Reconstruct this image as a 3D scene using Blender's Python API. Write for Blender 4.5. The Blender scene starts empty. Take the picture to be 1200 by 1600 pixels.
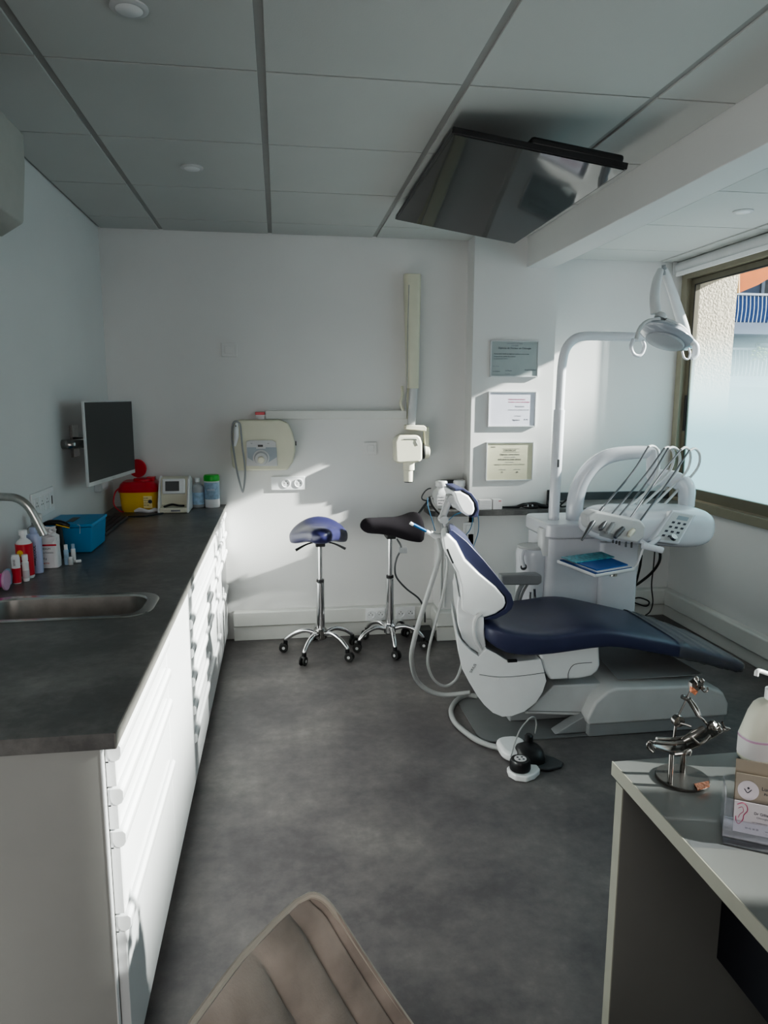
import bpy, bmesh, math, random
from mathutils import Vector, Matrix, noise
random.seed(7)
sc = bpy.context.scene
COL = sc.collection
R = math.radians
pi = math.pi

# ------------------------------------------------------------------ materials
def mat(name, col, rough=.5, metal=0., var=.04, vscale=12., bump=0., bscale=60., coat=0., alpha=None, spec=.5, sheen=0.):
    m = bpy.data.materials.new(name); m.use_nodes = True
    nt = m.node_tree; N = nt.nodes; L = nt.links
    b = N['Principled BSDF']
    tc = N.new('ShaderNodeTexCoord')
    nz = N.new('ShaderNodeTexNoise'); nz.inputs['Scale'].default_value = vscale; nz.inputs['Detail'].default_value = 3
    L.new(tc.outputs['Object'], nz.inputs['Vector'])
    rp = N.new('ShaderNodeValToRGB')
    rp.color_ramp.elements[0].position = .3; rp.color_ramp.elements[1].position = .7
    rp.color_ramp.elements[0].color = tuple(c*(1-var) for c in col)+(1,)
    rp.color_ramp.elements[1].color = tuple(min(1, c*(1+var)) for c in col)+(1,)
    L.new(nz.outputs['Fac'], rp.inputs['Fac']); L.new(rp.outputs['Color'], b.inputs['Base Color'])
    b.inputs['Roughness'].default_value = rough; b.inputs['Metallic'].default_value = metal
    b.inputs['Coat Weight'].default_value = coat; b.inputs['Coat Roughness'].default_value = .1
    b.inputs['Specular IOR Level'].default_value = spec
    b.inputs['Sheen Weight'].default_value = sheen
    if alpha is not None: b.inputs['Alpha'].default_value = alpha
    if bump:
        n2 = N.new('ShaderNodeTexNoise'); n2.inputs['Scale'].default_value = bscale; n2.inputs['Detail'].default_value = 4
        L.new(tc.outputs['Object'], n2.inputs['Vector'])
        bp = N.new('ShaderNodeBump'); bp.inputs['Strength'].default_value = bump; bp.inputs['Distance'].default_value = .01
        L.new(n2.outputs['Fac'], bp.inputs['Height']); L.new(bp.outputs['Normal'], b.inputs['Normal'])
    return m

def cloudy(name, stops, rough, s1, s2, bump=.05):
    m = bpy.data.materials.new(name); m.use_nodes = True
    nt = m.node_tree; N = nt.nodes; L = nt.links; b = N['Principled BSDF']
    tc = N.new('ShaderNodeTexCoord')
    a = N.new('ShaderNodeTexNoise'); a.inputs['Scale'].default_value = s1; a.inputs['Detail'].default_value = 6; a.inputs['Roughness'].default_value = .62
    c = N.new('ShaderNodeTexNoise'); c.inputs['Scale'].default_value = s2; c.inputs['Detail'].default_value = 8; c.inputs['Roughness'].default_value = .7
    L.new(tc.outputs['Object'], a.inputs['Vector']); L.new(tc.outputs['Object'], c.inputs['Vector'])
    mx = N.new('ShaderNodeMath'); mx.operation = 'MULTIPLY_ADD'; mx.inputs[1].default_value = .3
    L.new(c.outputs['Fac'], mx.inputs[0])
    m2 = N.new('ShaderNodeMath'); m2.operation = 'MULTIPLY'; m2.inputs[1].default_value = .7
    L.new(a.outputs['Fac'], m2.inputs[0]); L.new(m2.outputs[0], mx.inputs[2])
    rp = N.new('ShaderNodeValToRGB'); el = rp.color_ramp.elements
    el[0].position, el[0].color = stops[0][0], stops[0][1]+(1,)
    el[1].position, el[1].color = stops[-1][0], stops[-1][1]+(1,)
    for p, q in stops[1:-1]:
        e = el.new(p); e.color = q+(1,)
    L.new(mx.outputs[0], rp.inputs['Fac']); L.new(rp.outputs['Color'], b.inputs['Base Color'])
    b.inputs['Roughness'].default_value = rough
    bp = N.new('ShaderNodeBump'); bp.inputs['Strength'].default_value = bump; bp.inputs['Distance'].default_value = .005
    L.new(c.outputs['Fac'], bp.inputs['Height']); L.new(bp.outputs['Normal'], b.inputs['Normal'])
    return m

M = {}
M['wall'] = mat('wall_paint', (.68,.678,.672), .6, var=.015, vscale=3, bump=.04, bscale=120)
M['ceil'] = mat('ceiling_tile', (.54,.55,.535), .7, var=.02, vscale=2, bump=.05, bscale=200)
M['bar'] = mat('ceiling_bar', (.33,.33,.32), .6)
M['floor'] = cloudy('floor_vinyl', [(.30,(.070,.063,.067)),(.45,(.112,.103,.106)),(.57,(.165,.152,.150)),(.72,(.26,.242,.23))], .42, 2.6, 22)
M['worktop'] = cloudy('worktop_laminate', [(.3,(.075,.073,.073)),(.47,(.12,.117,.115)),(.60,(.20,.193,.186)),(.76,(.31,.30,.285))], .34, 3.2, 30)
M['cab'] = mat('cabinet_lacquer', (.74,.75,.76), .28, coat=.3, var=.01)
M['cabside'] = mat('cabinet_side_panel', (.37,.37,.355), .38, var=.02)
M['white'] = mat('white_plastic', (.76,.77,.78), .3, coat=.2, var=.02)
M['unitwhite'] = mat('dental_unit_enamel', (.72,.735,.78), .25, coat=.4, var=.02)
M['greyp'] = mat('grey_plastic', (.30,.31,.32), .4)
M['lgrey'] = mat('light_grey_plastic', (.55,.555,.56), .4)
M['dgrey'] = mat('dark_grey_plastic', (.06,.065,.07), .4)
M['black'] = mat('black_plastic', (.012,.012,.014), .35)
M['rubber'] = mat('black_rubber', (.02,.02,.02), .6)
M['blue'] = mat('navy_vinyl', (.034,.038,.088), .42, coat=.1, bump=.05, bscale=300, var=.08)
M['bluest'] = mat('navy_vinyl_stool', (.020,.020,.075), .4, coat=.2, var=.06)
M['fabric'] = mat('black_fabric', (.020,.017,.021), .9, bump=.1, bscale=400, spec=.2)
M['chrome'] = mat('chrome', (.75,.75,.76), .12, 1.)
M['steel'] = mat('brushed_steel', (.50,.50,.48), .28, 1., var=.1, vscale=40)
M['bowl'] = mat('sink_steel', (.50,.48,.46), .33, 1., var=.15, vscale=20)
M['dsteel'] = mat('dark_steel', (.30,.29,.28), .22, 1., var=.2, vscale=60)
M['rod'] = mat('dark_rod', (.16,.16,.17), .35, .6)
M['copper'] = mat('copper', (.62,.25,.15), .35, 1., bump=.4, bscale=150)
M['cream'] = mat('cream_enamel', (.62,.61,.49), .4, var=.03)
M['creaml'] = mat('cream_plastic', (.72,.70,.58), .4, var=.02)
M['panelgrey'] = mat('membrane_panel', (.30,.34,.38), .4)
M['skirt'] = mat('skirting_paint', (.66,.665,.64), .45, var=.02)
M['alu'] = mat('bronze_aluminium', (.17,.155,.115), .4, .3, var=.04)
M['alul'] = mat('light_bronze_aluminium', (.28,.26,.20), .4, .3, var=.04)
M['stucco'] = mat('stucco', (.60,.53,.42), .9, var=.12, vscale=60, bump=1.0, bscale=70)
M['tvscreen'] = mat('screen_glass', (.014,.016,.018), .06, spec=.35, var=.01)
M['monscreen'] = mat('monitor_screen', (.022,.026,.028), .35, var=.02)
M['yellow'] = mat('yellow_plastic', (.80,.52,.06), .35, var=.05)
M['red'] = mat('red_plastic', (.55,.02,.035), .3, var=.05)
M['green'] = mat('green_plastic', (.05,.42,.05), .35)
M['lblue'] = mat('cyan_blue_plastic', (.015,.25,.50), .38, var=.03)
M['cardbl'] = mat('blue_paper', (.02,.07,.25), .5)
M['teal'] = mat('teal_paper', (.08,.30,.36), .5, var=.5, vscale=60)
M['labelblue'] = mat('pale_blue_label', (.30,.42,.55), .5, var=.25, vscale=40)
M['lav'] = mat('lavender_bottle', (.42,.48,.68), .35)
M['paper'] = mat('white_paper', (.72,.70,.71), .6, var=.02)
M['ink'] = mat('dark_ink', (.04,.04,.06), .6)
M['inkgrey'] = mat('grey_ink', (.22,.22,.25), .6)
M['inkpink'] = mat('pink_ink', (.45,.07,.16), .6)
M['kraft'] = mat('kraft_card', (.30,.26,.21), .7, var=.04)
M['cardw'] = mat('pale_pink_card', (.56,.52,.55), .6, var=.02)
M['certg'] = mat('green_grey_certificate', (.36,.40,.40), .35, coat=.3)
M['certw'] = mat('white_certificate', (.66,.66,.74), .35, coat=.3)
M['certy'] = mat('cream_certificate', (.62,.60,.45), .35, coat=.3)
M['frame'] = mat('silver_frame', (.60,.61,.62), .3, .4)
M['velvet'] = mat('taupe_velvet', (.29,.245,.215), .85, var=.28, vscale=14, bump=.1, bscale=300, sheen=.05)
M['pipe'] = mat('velvet_piping', (.42,.375,.32), .6, sheen=.3)
M['desk'] = mat('desk_laminate', (.17,.175,.17), .35, var=.01)
M['deskedge'] = mat('desk_edge', (.33,.33,.28), .45)
M['hose'] = mat('grey_hose', (.34,.35,.35), .4)
M['hosew'] = mat('white_hose', (.68,.69,.69), .35)
M['plate'] = mat('smoked_plate', (.17,.175,.18), .4)
M['pinkp'] = mat('pink_plastic', (.60,.06,.30), .35)
M['pinkc'] = mat('clear_pink_plastic', (.62,.38,.55), .25)
M['milk'] = mat('milky_plastic', (.70,.70,.60), .4)
M['orange'] = mat('orange_canvas', (.36,.085,.004), .8, var=.12)
M['rose'] = mat('rose_gold', (.75,.42,.32), .25, .9, bump=.6, bscale=80)
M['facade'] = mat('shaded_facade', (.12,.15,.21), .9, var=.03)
M['facade_shade'] = mat('shade_side_facade', (.035,.06,.12), .9, var=.08, vscale=4)  # darker bluish side face of the building, its shade put into the colour
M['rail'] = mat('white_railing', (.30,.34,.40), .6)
M['railb'] = mat('blue_railing_panel', (.02,.07,.22), .6)
M['foil'] = mat('plastic_sleeve_gloss', (.03,.035,.09), .08, coat=1., bump=1.0, bscale=35)

def clearmat(name, col=(1,1,1), op=.12, rough=.05):
    m = bpy.data.materials.new(name); m.use_nodes = True
    nt = m.node_tree; N = nt.nodes; L = nt.links
    N.remove(N['Principled BSDF']); out = N['Material Output']
    t = N.new('ShaderNodeBsdfTransparent'); t.inputs['Color'].default_value = col+(1,)
    g = N.new('ShaderNodeBsdfGlossy'); g.inputs['Roughness'].default_value = rough
    fr = N.new('ShaderNodeFresnel'); fr.inputs['IOR'].default_value = 1.45
    mx = N.new('ShaderNodeMixShader'); L.new(fr.outputs[0], mx.inputs[0]); L.new(t.outputs[0], mx.inputs[1]); L.new(g.outputs[0], mx.inputs[2])
    d = N.new('ShaderNodeBsdfDiffuse'); d.inputs['Color'].default_value = tuple(.8*c for c in col)+(1,)
    m2 = N.new('ShaderNodeMixShader'); m2.inputs[0].default_value = op
    L.new(mx.outputs[0], m2.inputs[1]); L.new(d.outputs[0], m2.inputs[2]); L.new(m2.outputs[0], out.inputs['Surface'])
    return m
M['acryl'] = clearmat('clear_acrylic', (.93,.94,.98), .10)
M['sleeve'] = clearmat('clear_plastic_sleeve', (.9,.92,.95), .10, .12)
M['clearb'] = clearmat('clear_bottle_plastic', (.93,.95,.97), .40, .2)

def filmglass():
    # clear at the top, frosted film towards the bottom
    m = bpy.data.materials.new('window_glass_with_frosted_film'); m.use_nodes = True
    nt = m.node_tree; N = nt.nodes; L = nt.links
    N.remove(N['Principled BSDF']); out = N['Material Output']
    tc = N.new('ShaderNodeTexCoord'); sp = N.new('ShaderNodeSeparateXYZ'); L.new(tc.outputs['Object'], sp.inputs[0])
    mr = N.new('ShaderNodeMapRange'); mr.interpolation_type = 'SMOOTHSTEP'
    mr.inputs['From Min'].default_value = 1.92; mr.inputs['From Max'].default_value = 1.22
    mr.inputs['To Min'].default_value = 0; mr.inputs['To Max'].default_value = .93
    L.new(sp.outputs['Z'], mr.inputs['Value'])
    t = N.new('ShaderNodeBsdfTransparent'); t.inputs['Color'].default_value = (.93,.96,.96,1)
    g = N.new('ShaderNodeBsdfGlossy'); g.inputs['Roughness'].default_value = .02
    m1 = N.new('ShaderNodeMixShader'); m1.inputs[0].default_value = .04
    L.new(t.outputs[0], m1.inputs[1]); L.new(g.outputs[0], m1.inputs[2])
    tl = N.new('ShaderNodeBsdfTranslucent'); tl.inputs['Color'].default_value = (.28,.40,.435,1)
    df = N.new('ShaderNodeBsdfDiffuse'); df.inputs['Color'].default_value = (.4,.45,.46,1)
    m2 = N.new('ShaderNodeMixShader'); m2.inputs[0].default_value = .25
    L.new(tl.outputs[0], m2.inputs[1]); L.new(df.outputs[0], m2.inputs[2])
    m3 = N.new('ShaderNodeMixShader'); L.new(mr.outputs[0], m3.inputs[0]); L.new(m1.outputs[0], m3.inputs[1]); L.new(m2.outputs[0], m3.inputs[2])
    L.new(m3.outputs[0], out.inputs['Surface'])
    return m
M['film'] = filmglass()

# ------------------------------------------------------------------ mesh helpers
def B(): return bmesh.new()
def box(bm, x0, x1, y0, y1, z0, z1, rot=None, piv=None):
    vs = [bm.verts.new((x, y, z)) for z in (z0, z1) for x, y in ((x0,y0),(x1,y0),(x1,y1),(x0,y1))]
    for f in ((3,2,1,0),(4,5,6,7),(0,1,5,4),(1,2,6,5),(2,3,7,6),(3,0,4,7)):
        bm.faces.new([vs[i] for i in f])
    if rot is not None:
        bmesh.ops.rotate(bm, verts=vs, cent=piv or Vector(((x0+x1)/2,(y0+y1)/2,(z0+z1)/2)), matrix=rot)
    return vs
def cr(pts, n=6):
    """Catmull-Rom resampling"""
    P = [Vector(p) for p in pts]
    if len(P) < 3: return P
    P = [P[0]*2-P[1]]+P+[P[-1]*2-P[-2]]
    out = []
    for i in range(1, len(P)-2):
        a, b, c, d = P[i-1:i+3]
        for k in range(n):
            t = k/n
            out.append(.5*((2*b)+(c-a)*t+(2*a-5*b+4*c-d)*t*t+(3*b-a-3*c+d)*t**3))
    out.append(P[-2]); return out
def tube(bm, pts, r, seg=10, smooth=6, cap=True, closed=False):
    P = cr(pts, smooth) if smooth else [Vector(p) for p in pts]
    n = len(P); rr = r if isinstance(r, (list, tuple)) else None
    up = None; rings = []
    for i, p in enumerate(P):
        t = (P[min(i+1, n-1)]-P[max(i-1, 0)])
        if t.length < 1e-9: t = Vector((0,0,1))
        t.normalize()
        if up is None:
            up = t.orthogonal().normalized()
        up = (up-t*up.dot(t))
        up = up.normalized() if up.length > 1e-6 else t.orthogonal().normalized()
        s = t.cross(up)
        if rr:
            f = i/(n-1)*(len(rr)-1); k = min(int(f), len(rr)-2); rad = rr[k]+(rr[k+1]-rr[k])*(f-k)
        else: rad = r
        rings.append([bm.verts.new(p+rad*(math.cos(2*pi*j/seg)*up+math.sin(2*pi*j/seg)*s)) for j in range(seg)])
    for a, b in zip(rings, rings[1:]):
        for j in range(seg):
            bm.faces.new((a[j], a[(j+1) % seg], b[(j+1) % seg], b[j]))
    if cap:
        bm.faces.new(rings[0][::-1]); bm.faces.new(rings[-1])
    return rings
def lathe(bm, prof, loc=(0,0,0), axis='z', seg=24, mtx=None):
    """prof: list of (r, h)"""
    loc = Vector(loc); rings = []
    for r, h in prof:
        ring = []
        for j in range(seg):
            a = 2*pi*j/seg; c, s = max(r, 1e-5)*math.cos(a), max(r, 1e-5)*math.sin(a)
            v = Vector((c, s, h)) if axis == 'z' else (Vector((h, c, s)) if axis == 'x' else Vector((s, h, c)))
            if mtx is not None: v = mtx @ v
            ring.append(bm.verts.new(loc+v))
        rings.append(ring)
    for a, b in zip(rings, rings[1:]):
        for j in range(seg):
            bm.faces.new((a[j], a[(j+1) % seg], b[(j+1) % seg], b[j]))
    bm.faces.new(rings[0][::-1]); bm.faces.new(rings[-1])
def prism(bm, pts, a0, a1, plane='xz'):
    def mk3(p, a):
        return {'xz': (p[0], a, p[1]), 'xy': (p[0], p[1], a), 'yz': (a, p[0], p[1])}[plane]
    A = [bm.verts.new(mk3(p, a0)) for p in pts]; C = [bm.verts.new(mk3(p, a1)) for p in pts]
    n = len(pts)
    bm.faces.new(A); bm.faces.new(C[::-1])
    for i in range(n): bm.faces.new((A[i], C[i], C[(i+1) % n], A[(i+1) % n]))
def loft(bm, secs, cap=True):
    rs = [[bm.verts.new(p) for p in s] for s in secs]
    for a, b in zip(rs, rs[1:]):
        n = len(a)
        for j in range(n): bm.faces.new((a[j], a[(j+1) % n], b[(j+1) % n], b[j]))
    if cap: bm.faces.new(rs[0][::-1]); bm.faces.new(rs[-1])
def sell(cx, cy, hx, hy, n=24, e=.5):
    """superellipse points in 2D"""
    o = []
    for k in range(n):
        a = 2*pi*k/n; c, s = math.cos(a), math.sin(a)
        o.append((cx+hx*math.copysign(abs(c)**e, c), cy+hy*math.copysign(abs(s)**e, s)))
    return o
def obj(name, bm, m, parent=None, bevel=0, sub=0, seg=2, sharp=38, flat=False):
    if parent is not None:
        bmesh.ops.translate(bm, verts=bm.verts, vec=-Vector(parent.get('_w', (0,0,0))))
    bmesh.ops.recalc_face_normals(bm, faces=bm.faces)
    me = bpy.data.meshes.new(name); bm.to_mesh(me); bm.free()
    if not flat:
        for p in me.polygons: p.use_smooth = True
        if not sub: me.set_sharp_from_angle(angle=R(sharp))
    me.materials.append(m if not isinstance(m, str) else M[m])
    o = bpy.data.objects.new(name, me); COL.objects.link(o)
    if parent is not None:
        o.parent = parent
    if bevel:
        b = o.modifiers.new('bevel', 'BEVEL'); b.width = bevel; b.segments = seg; b.limit_method = 'ANGLE'; b.angle_limit = R(35)
        b.harden_normals = True
    if sub:
        s = o.modifiers.new('sub', 'SUBSURF'); s.levels = sub; s.render_levels = sub
    return o
def thing(name, label, cat, loc=(0,0,0), group=None):
    o = bpy.data.objects.new(name, None); COL.objects.link(o)
    o.location = loc; o.empty_display_size = .05
    o['label'] = label; o['category'] = cat
    if group: o['group'] = group
    o['_w'] = tuple(loc)
    return o
def kid(name, bm, m, parent, **k):
    """sub-part: meshes made in world coordinates under a part whose own origin sits at its thing's origin"""
    root = parent
    while root.parent is not None: root = root.parent
    w = Vector(root.get('_w', (0,0,0)))
    bmesh.ops.translate(bm, verts=bm.verts, vec=-w)
    o = obj(name, bm, m, None, **k); o.parent = parent
    return o
def tag(o, label, cat, group=None):
    o['label'] = label; o['category'] = cat
    if group: o['group'] = group
    return o
def struct(name, bm, m, bevel=0, **k):
    o = obj(name, bm, m, None, bevel=bevel, **k); o['kind'] = 'structure'; return o
def text(s, size, mtx, m, parent, name='lettering', align='LEFT', ext=.0002):
    cu = bpy.data.curves.new('t', 'FONT'); cu.body = s; cu.size = size; cu.align_x = align; cu.extrude = ext
    o = bpy.data.objects.new('t', cu); COL.objects.link(o)
    dg = bpy.context.evaluated_depsgraph_get()
    me = bpy.data.meshes.new_from_object(o.evaluated_get(dg)); me.transform(mtx)
    bpy.data.objects.remove(o)
    bm = B(); bm.from_mesh(me); bpy.data.meshes.remove(me)
    if parent is None: return bm
    return kid(name, bm, m, parent, flat=True)
def face_y(x, y, z, rz=0, tilt=0):   # text facing -y
    return Matrix.Translation((x, y, z)) @ Matrix.Rotation(rz, 4, 'Z') @ Matrix.Rotation(pi/2+tilt, 4, 'X')
def strip_origin(): 
    for o in bpy.data.objects:
        if '_w' in o: del o['_w']

# ------------------------------------------------------------------ room shell
bm = B(); box(bm, -1.2, 3.2, -1.9, 4.9, -.1, 0); struct('floor', bm, 'floor')
bm = B(); box(bm, -1.12, -.967, -1.9, 4.6, 0, 2.6); struct('wall_left', bm, 'wall')
bm = B(); box(bm, -1.12, 1.62, 4.3, 4.6, 0, 2.6); box(bm, 1.62, 2.95, 4.45, 4.6, 0, 2.6); struct('wall_back', bm, 'wall')
bm = B(); box(bm, 1.135, 1.64, 4.15, 4.62, .0, 2.6); struct('wall_column', bm, 'wall')
bm = B(); box(bm, .955, 1.17, 4.15, 4.32, 0, .775); box(bm, 1.6, 2.65, 4.15, 4.5, 0, .775) if False else None
struct('wall_ledge', bm, 'wall', bevel=.004)
WX = 2.65
bm = B()
box(bm, WX, WX+.25, -1.9, 4.6, 0, .78); box(bm, WX, WX+.25, -1.9, 4.6, 2.27, 2.6)
box(bm, WX, WX+.25, 4.445, 4.6, .78, 2.27); box(bm, WX, WX+.25, -1.9, .38, .78, 2.27)
struct('wall_right', bm, 'wall')
bm = B(); box(bm, -1.12, .2, -1.9, -1.75, 0, 2.6); box(bm, 1.1, 2.95, -1.9, -1.75, 0, 2.6); box(bm, .2, 1.1, -1.9, -1.75, 2.05, 2.6); struct('wall_front', bm, 'wall')
bm = B(); box(bm, .2, 1.1, -1.86, -1.81, 0, 2.05); struct('door_1', bm, 'cab')

def ceiling(name, x0, x1, y0, y1, z, xs, ys):
    bm = B(); box(bm, x0, x1, y0, y1, z+.006, z+.06); struct(name+'_grid' if False else 'trim_ceiling_bars' if z > 2.38 else 'trim_ceiling_bars_right', bm, 'bar')
    bm = B()
    X = [x0]+sorted(x for x in xs if x0 < x < x1)+[x1]; Y = [y0]+sorted(y for y in ys if y0 < y < y1)+[y1]
    for a, b in zip(X, X[1:]):
        for c, d in zip(Y, Y[1:]):
            if b-a > .05 and d-c > .03: box(bm, a+.012, b-.012, c+.004, d-.004, z, z+.012)
    struct(name, bm, 'ceil', bevel=.0015)
ceiling('ceiling', -.967, 1.46, -1.75, 4.3, 2.40, [-.63+.6*k for k in range(-1, 5)], [4.028-.6*k for k in range(0, 11)])
ceiling('ceiling_right', 1.60, 2.65, -1.75, 4.45, 2.345, [2.44, 1.84], [4.123-.597*k for k in range(0, 11)])
bm = B(); box(bm, 1.45, 1.61, -1.75, 4.16, 2.232, 2.6); struct('trim_1', bm, 'wall', bevel=.004)

# skirting (plinth + cable channel)
bm = B(); box(bm, -.30, .96, 4.262, 4.3, 0, .088); struct('baseboard_back', bm, 'skirt', bevel=.003)
bm = B(); box(bm, -.30, .96, 4.242, 4.3, .093, .185); struct('trim_2', bm, 'skirt', bevel=.008)
bm = B(); prism(bm, [(.935,4.09),(1.62,4.09),(1.62,4.16),(.965,4.16),(.965,4.262),(.935,4.262)], 0, .088, 'xy'); struct('baseboard_column', bm, 'skirt', bevel=.003)
bm = B(); prism(bm, [(.925,4.075),(1.62,4.075),(1.62,4.16),(.965,4.16),(.965,4.242),(.925,4.242)], .093, .185, 'xy'); struct('trim_3', bm, 'skirt', bevel=.01)
bm = B(); box(bm, 1.64, 2.65, 4.405, 4.45, 0, .075); struct('baseboard_recess', bm, 'skirt', bevel=.003)
bm = B(); box(bm, 1.64, 2.65, 4.38, 4.45, .08, .19); struct('trim_4', bm, 'skirt', bevel=.012)
bm = B(); box(bm, 2.605, 2.65, -1.7, 4.405, 0, .075); struct('baseboard_right', bm, 'skirt', bevel=.003)
bm = B(); box(bm, 2.585, 2.65, -1.7, 4.38, .08, .19); struct('trim_5', bm, 'skirt', bevel=.012)

# ------------------------------------------------------------------ window
Y0, Y1, Z0, Z1 = .38, 4.445, .78, 2.27
bm = B()
box(bm, 2.60, 2.72, Y0, Y1, Z0, Z0+.055); box(bm, 2.60, 2.72, Y0, Y1, 2.235, Z1)
box(bm, 2.60, 2.669, Y1-.06, Y1, Z0+.055, 2.235); box(bm, 2.60, 2.72, Y0, Y0+.05, Z0+.055, 2.235)
win = struct('window_1', bm, 'alul', bevel=.002)
def sash(ya, yb, x, w=.05):
    bm = B()
    box(bm, x, x+.035, ya, yb, .84, .905); box(bm, x, x+.035, ya, yb, 2.195, 2.232)
    box(bm, x, x+.035, ya, ya+w, .905, 2.195); box(bm, x, x+.035, yb-w, yb, .905, 2.195)
    o = kid('sash', bm, 'alu', win, bevel=.002)
    bm = B(); box(bm, x+.014, x+.020, ya+w-.005, yb-w+.005, .90, 2.20)
    kid('glass_pane', bm, 'film', o, flat=True)
    return o
s1 = sash(2.96, 4.385, 2.635, .04)
bm = B(); box(bm, 2.628, 2.636, 4.345, 4.368, 1.27, 1.50); kid('handle', bm, 'black', s1, bevel=.003)
sash(1.925, 3.01, 2.675); sash(.665, 2.035, 2.635); sash(.40, .755, 2.675)
# black gasket line of the far sash
bm = B(); box(bm, 2.633, 2.636, 4.336, 4.344, .905, 2.195); box(bm, 2.633, 2.636, 3.01, 4.344, 2.190, 2.197); kid('gasket', bm, 'black', s1)
# roller blind
t = thing('roller_blind', 'grey rolled-up roller blind along the top of the window', 'blind', (2.58, 2.3, 2.30))
bm = B(); lathe(bm, [(.036,.4),(.036,4.42)], (2.57,0,2.308), 'y', 20); obj('roll', bm, 'lgrey', t)
bm = B(); box(bm, 2.53, 2.545, .42, 4.40, 2.248, 2.275); obj('bottom_rail', bm, 'white', t, bevel=.003)
bm = B(); box(bm, 2.52, 2.65, 4.42, 4.428, 2.262, 2.345); obj('bracket', bm, 'lgrey', t, bevel=.003)

# ------------------------------------------------------------------ outdoors
bm = B(); box(bm, 2.672, 2.93, 4.347, 4.9, -1, 4.2); tag(obj('stucco_pillar', bm, 'stucco'), 'rough beige stucco pillar just outside the window', 'pillar')
# building across the street
bl = thing('apartment_building', 'shaded grey-blue apartment building with balconies seen through the window', 'building', (14, 16, 0))
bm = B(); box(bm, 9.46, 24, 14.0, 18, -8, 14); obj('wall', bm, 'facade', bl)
bm = B(); box(bm, 7.5, 9.46, 14.25, 18, -8, 14); obj('wall', bm, 'facade_shade', bl)
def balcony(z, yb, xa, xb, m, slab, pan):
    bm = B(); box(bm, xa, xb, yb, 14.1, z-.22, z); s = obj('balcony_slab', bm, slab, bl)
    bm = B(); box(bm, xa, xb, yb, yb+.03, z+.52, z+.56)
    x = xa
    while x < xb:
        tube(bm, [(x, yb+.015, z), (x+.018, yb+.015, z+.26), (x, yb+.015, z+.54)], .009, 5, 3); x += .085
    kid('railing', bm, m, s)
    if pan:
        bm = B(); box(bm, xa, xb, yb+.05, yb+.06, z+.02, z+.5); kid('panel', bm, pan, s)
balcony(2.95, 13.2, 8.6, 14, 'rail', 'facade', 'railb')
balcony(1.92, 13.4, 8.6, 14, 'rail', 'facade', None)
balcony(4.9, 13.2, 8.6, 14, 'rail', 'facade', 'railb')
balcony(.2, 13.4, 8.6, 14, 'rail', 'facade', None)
for (xa, xb, za, zb) in ((9.95,10.7,2.0,2.62),(11.5,12.3,2.0,2.62),(9.95,10.7,3.3,3.95),(9.95,10.7,.3,.95),(9.95,10.7,-.9,-.3)):
    bm = B(); box(bm, xa, xb, 13.97, 14.02, za, zb); w = obj('window', bm, 'dgrey', bl)
    bm = B()
    for q in (xa, (xa+xb)/2-.03, xb-.06): box(bm, q, q+.06, 13.94, 13.98, za, zb)
    box(bm, xa, xb, 13.94, 13.98, zb-.05, zb); kid('window_frame', bm, 'rail', w)
for (xa, xb, za, zb) in ((8.75,9.3,2.0,2.6),(8.75,9.3,3.1,3.8)):
    bm = B(); box(bm, xa, xb, 14.2, 14.26, za, zb); obj('window', bm, 'dgrey', bl)
t = thing('awning', 'orange canvas awning outside the top of the window', 'awning', (4.3, 5.0, 2.9))
bm = B(); P = [(3.490,5.200,2.529), (3.518,5.200,2.280), (3.590,5.200,2.310), (3.678,5.200,2.346), (3.755,5.200,2.390), (3.913,5.200,2.447), (4.063,5.200,2.570), (3.729,5.200,2.653)]
prism(bm, [(p[0], p[2]) for p in P], 5.2, 5.21); obj('canvas', bm, 'orange', t)
bm = B(); tube(bm, [(3.476,5.190,2.550), (3.500,5.190,2.278)], .018, 8, 0); tube(bm, [(2.85,4.88,3.0),(3.6,5.19,3.0),(4.3,5.19,2.95)], .02, 8, 0); obj('edge_bar', bm, mat('awning_edge', (.30,.17,.06), .7), t)
bm = B(); 
for k in range(26):
    a = random.uniform(0, 2*pi); rr = random.uniform(.03,.17)
    c = Vector((9.62+rr*1.4*math.cos(a), 13.32, 2.35+rr*math.sin(a)*.9)); lathe(bm, [(.0,-.04),(.05,0),(.0,.04)], c, 'z', 6)
tag(obj('balcony_plant', bm, mat('leaf_green', (.10,.16,.06), .8), None), 'green potted plant on the balcony across the street', 'plant')

# ------------------------------------------------------------------ base cabinets and worktop
XF = -.335
def ledge(bm, y0, y1, z):   # integrated grip lip
    prism(bm, [(XF-.016,z),(XF+.006,z),(XF+.012,z-.006),(XF+.012,z-.024),(XF+.007,z-.033),(XF-.002,z-.038),(XF-.011,z-.034),(XF-.016,z-.022)], y0-.001, y1)
units = [
 (1.372, 2.02, [(.805,.715),(.711,.622),(.618,.432),(.428,.06)], 'white base cabinet with four drawers, nearest to the camera', True),
 (2.02, 2.54, [(.805,.06)], 'white base cabinet with one plain tall front under the sink', False),
 (2.54, 3.12, [(.805,.69),(.686,.58),(.576,.47),(.466,.36),(.356,.25),(.246,.06)], 'white six-drawer base cabinet next after the plain front', True),
 (3.12, 3.70, [(.805,.69),(.686,.58),(.576,.47),(.466,.25),(.246,.06)], 'white five-drawer base cabinet, second from the back wall', True),
 (3.70, 4.28, [(.805,.69),(.686,.58),(.576,.36),(.356,.06)], 'white four-drawer base cabinet standing against the back wall', True)]
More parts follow.
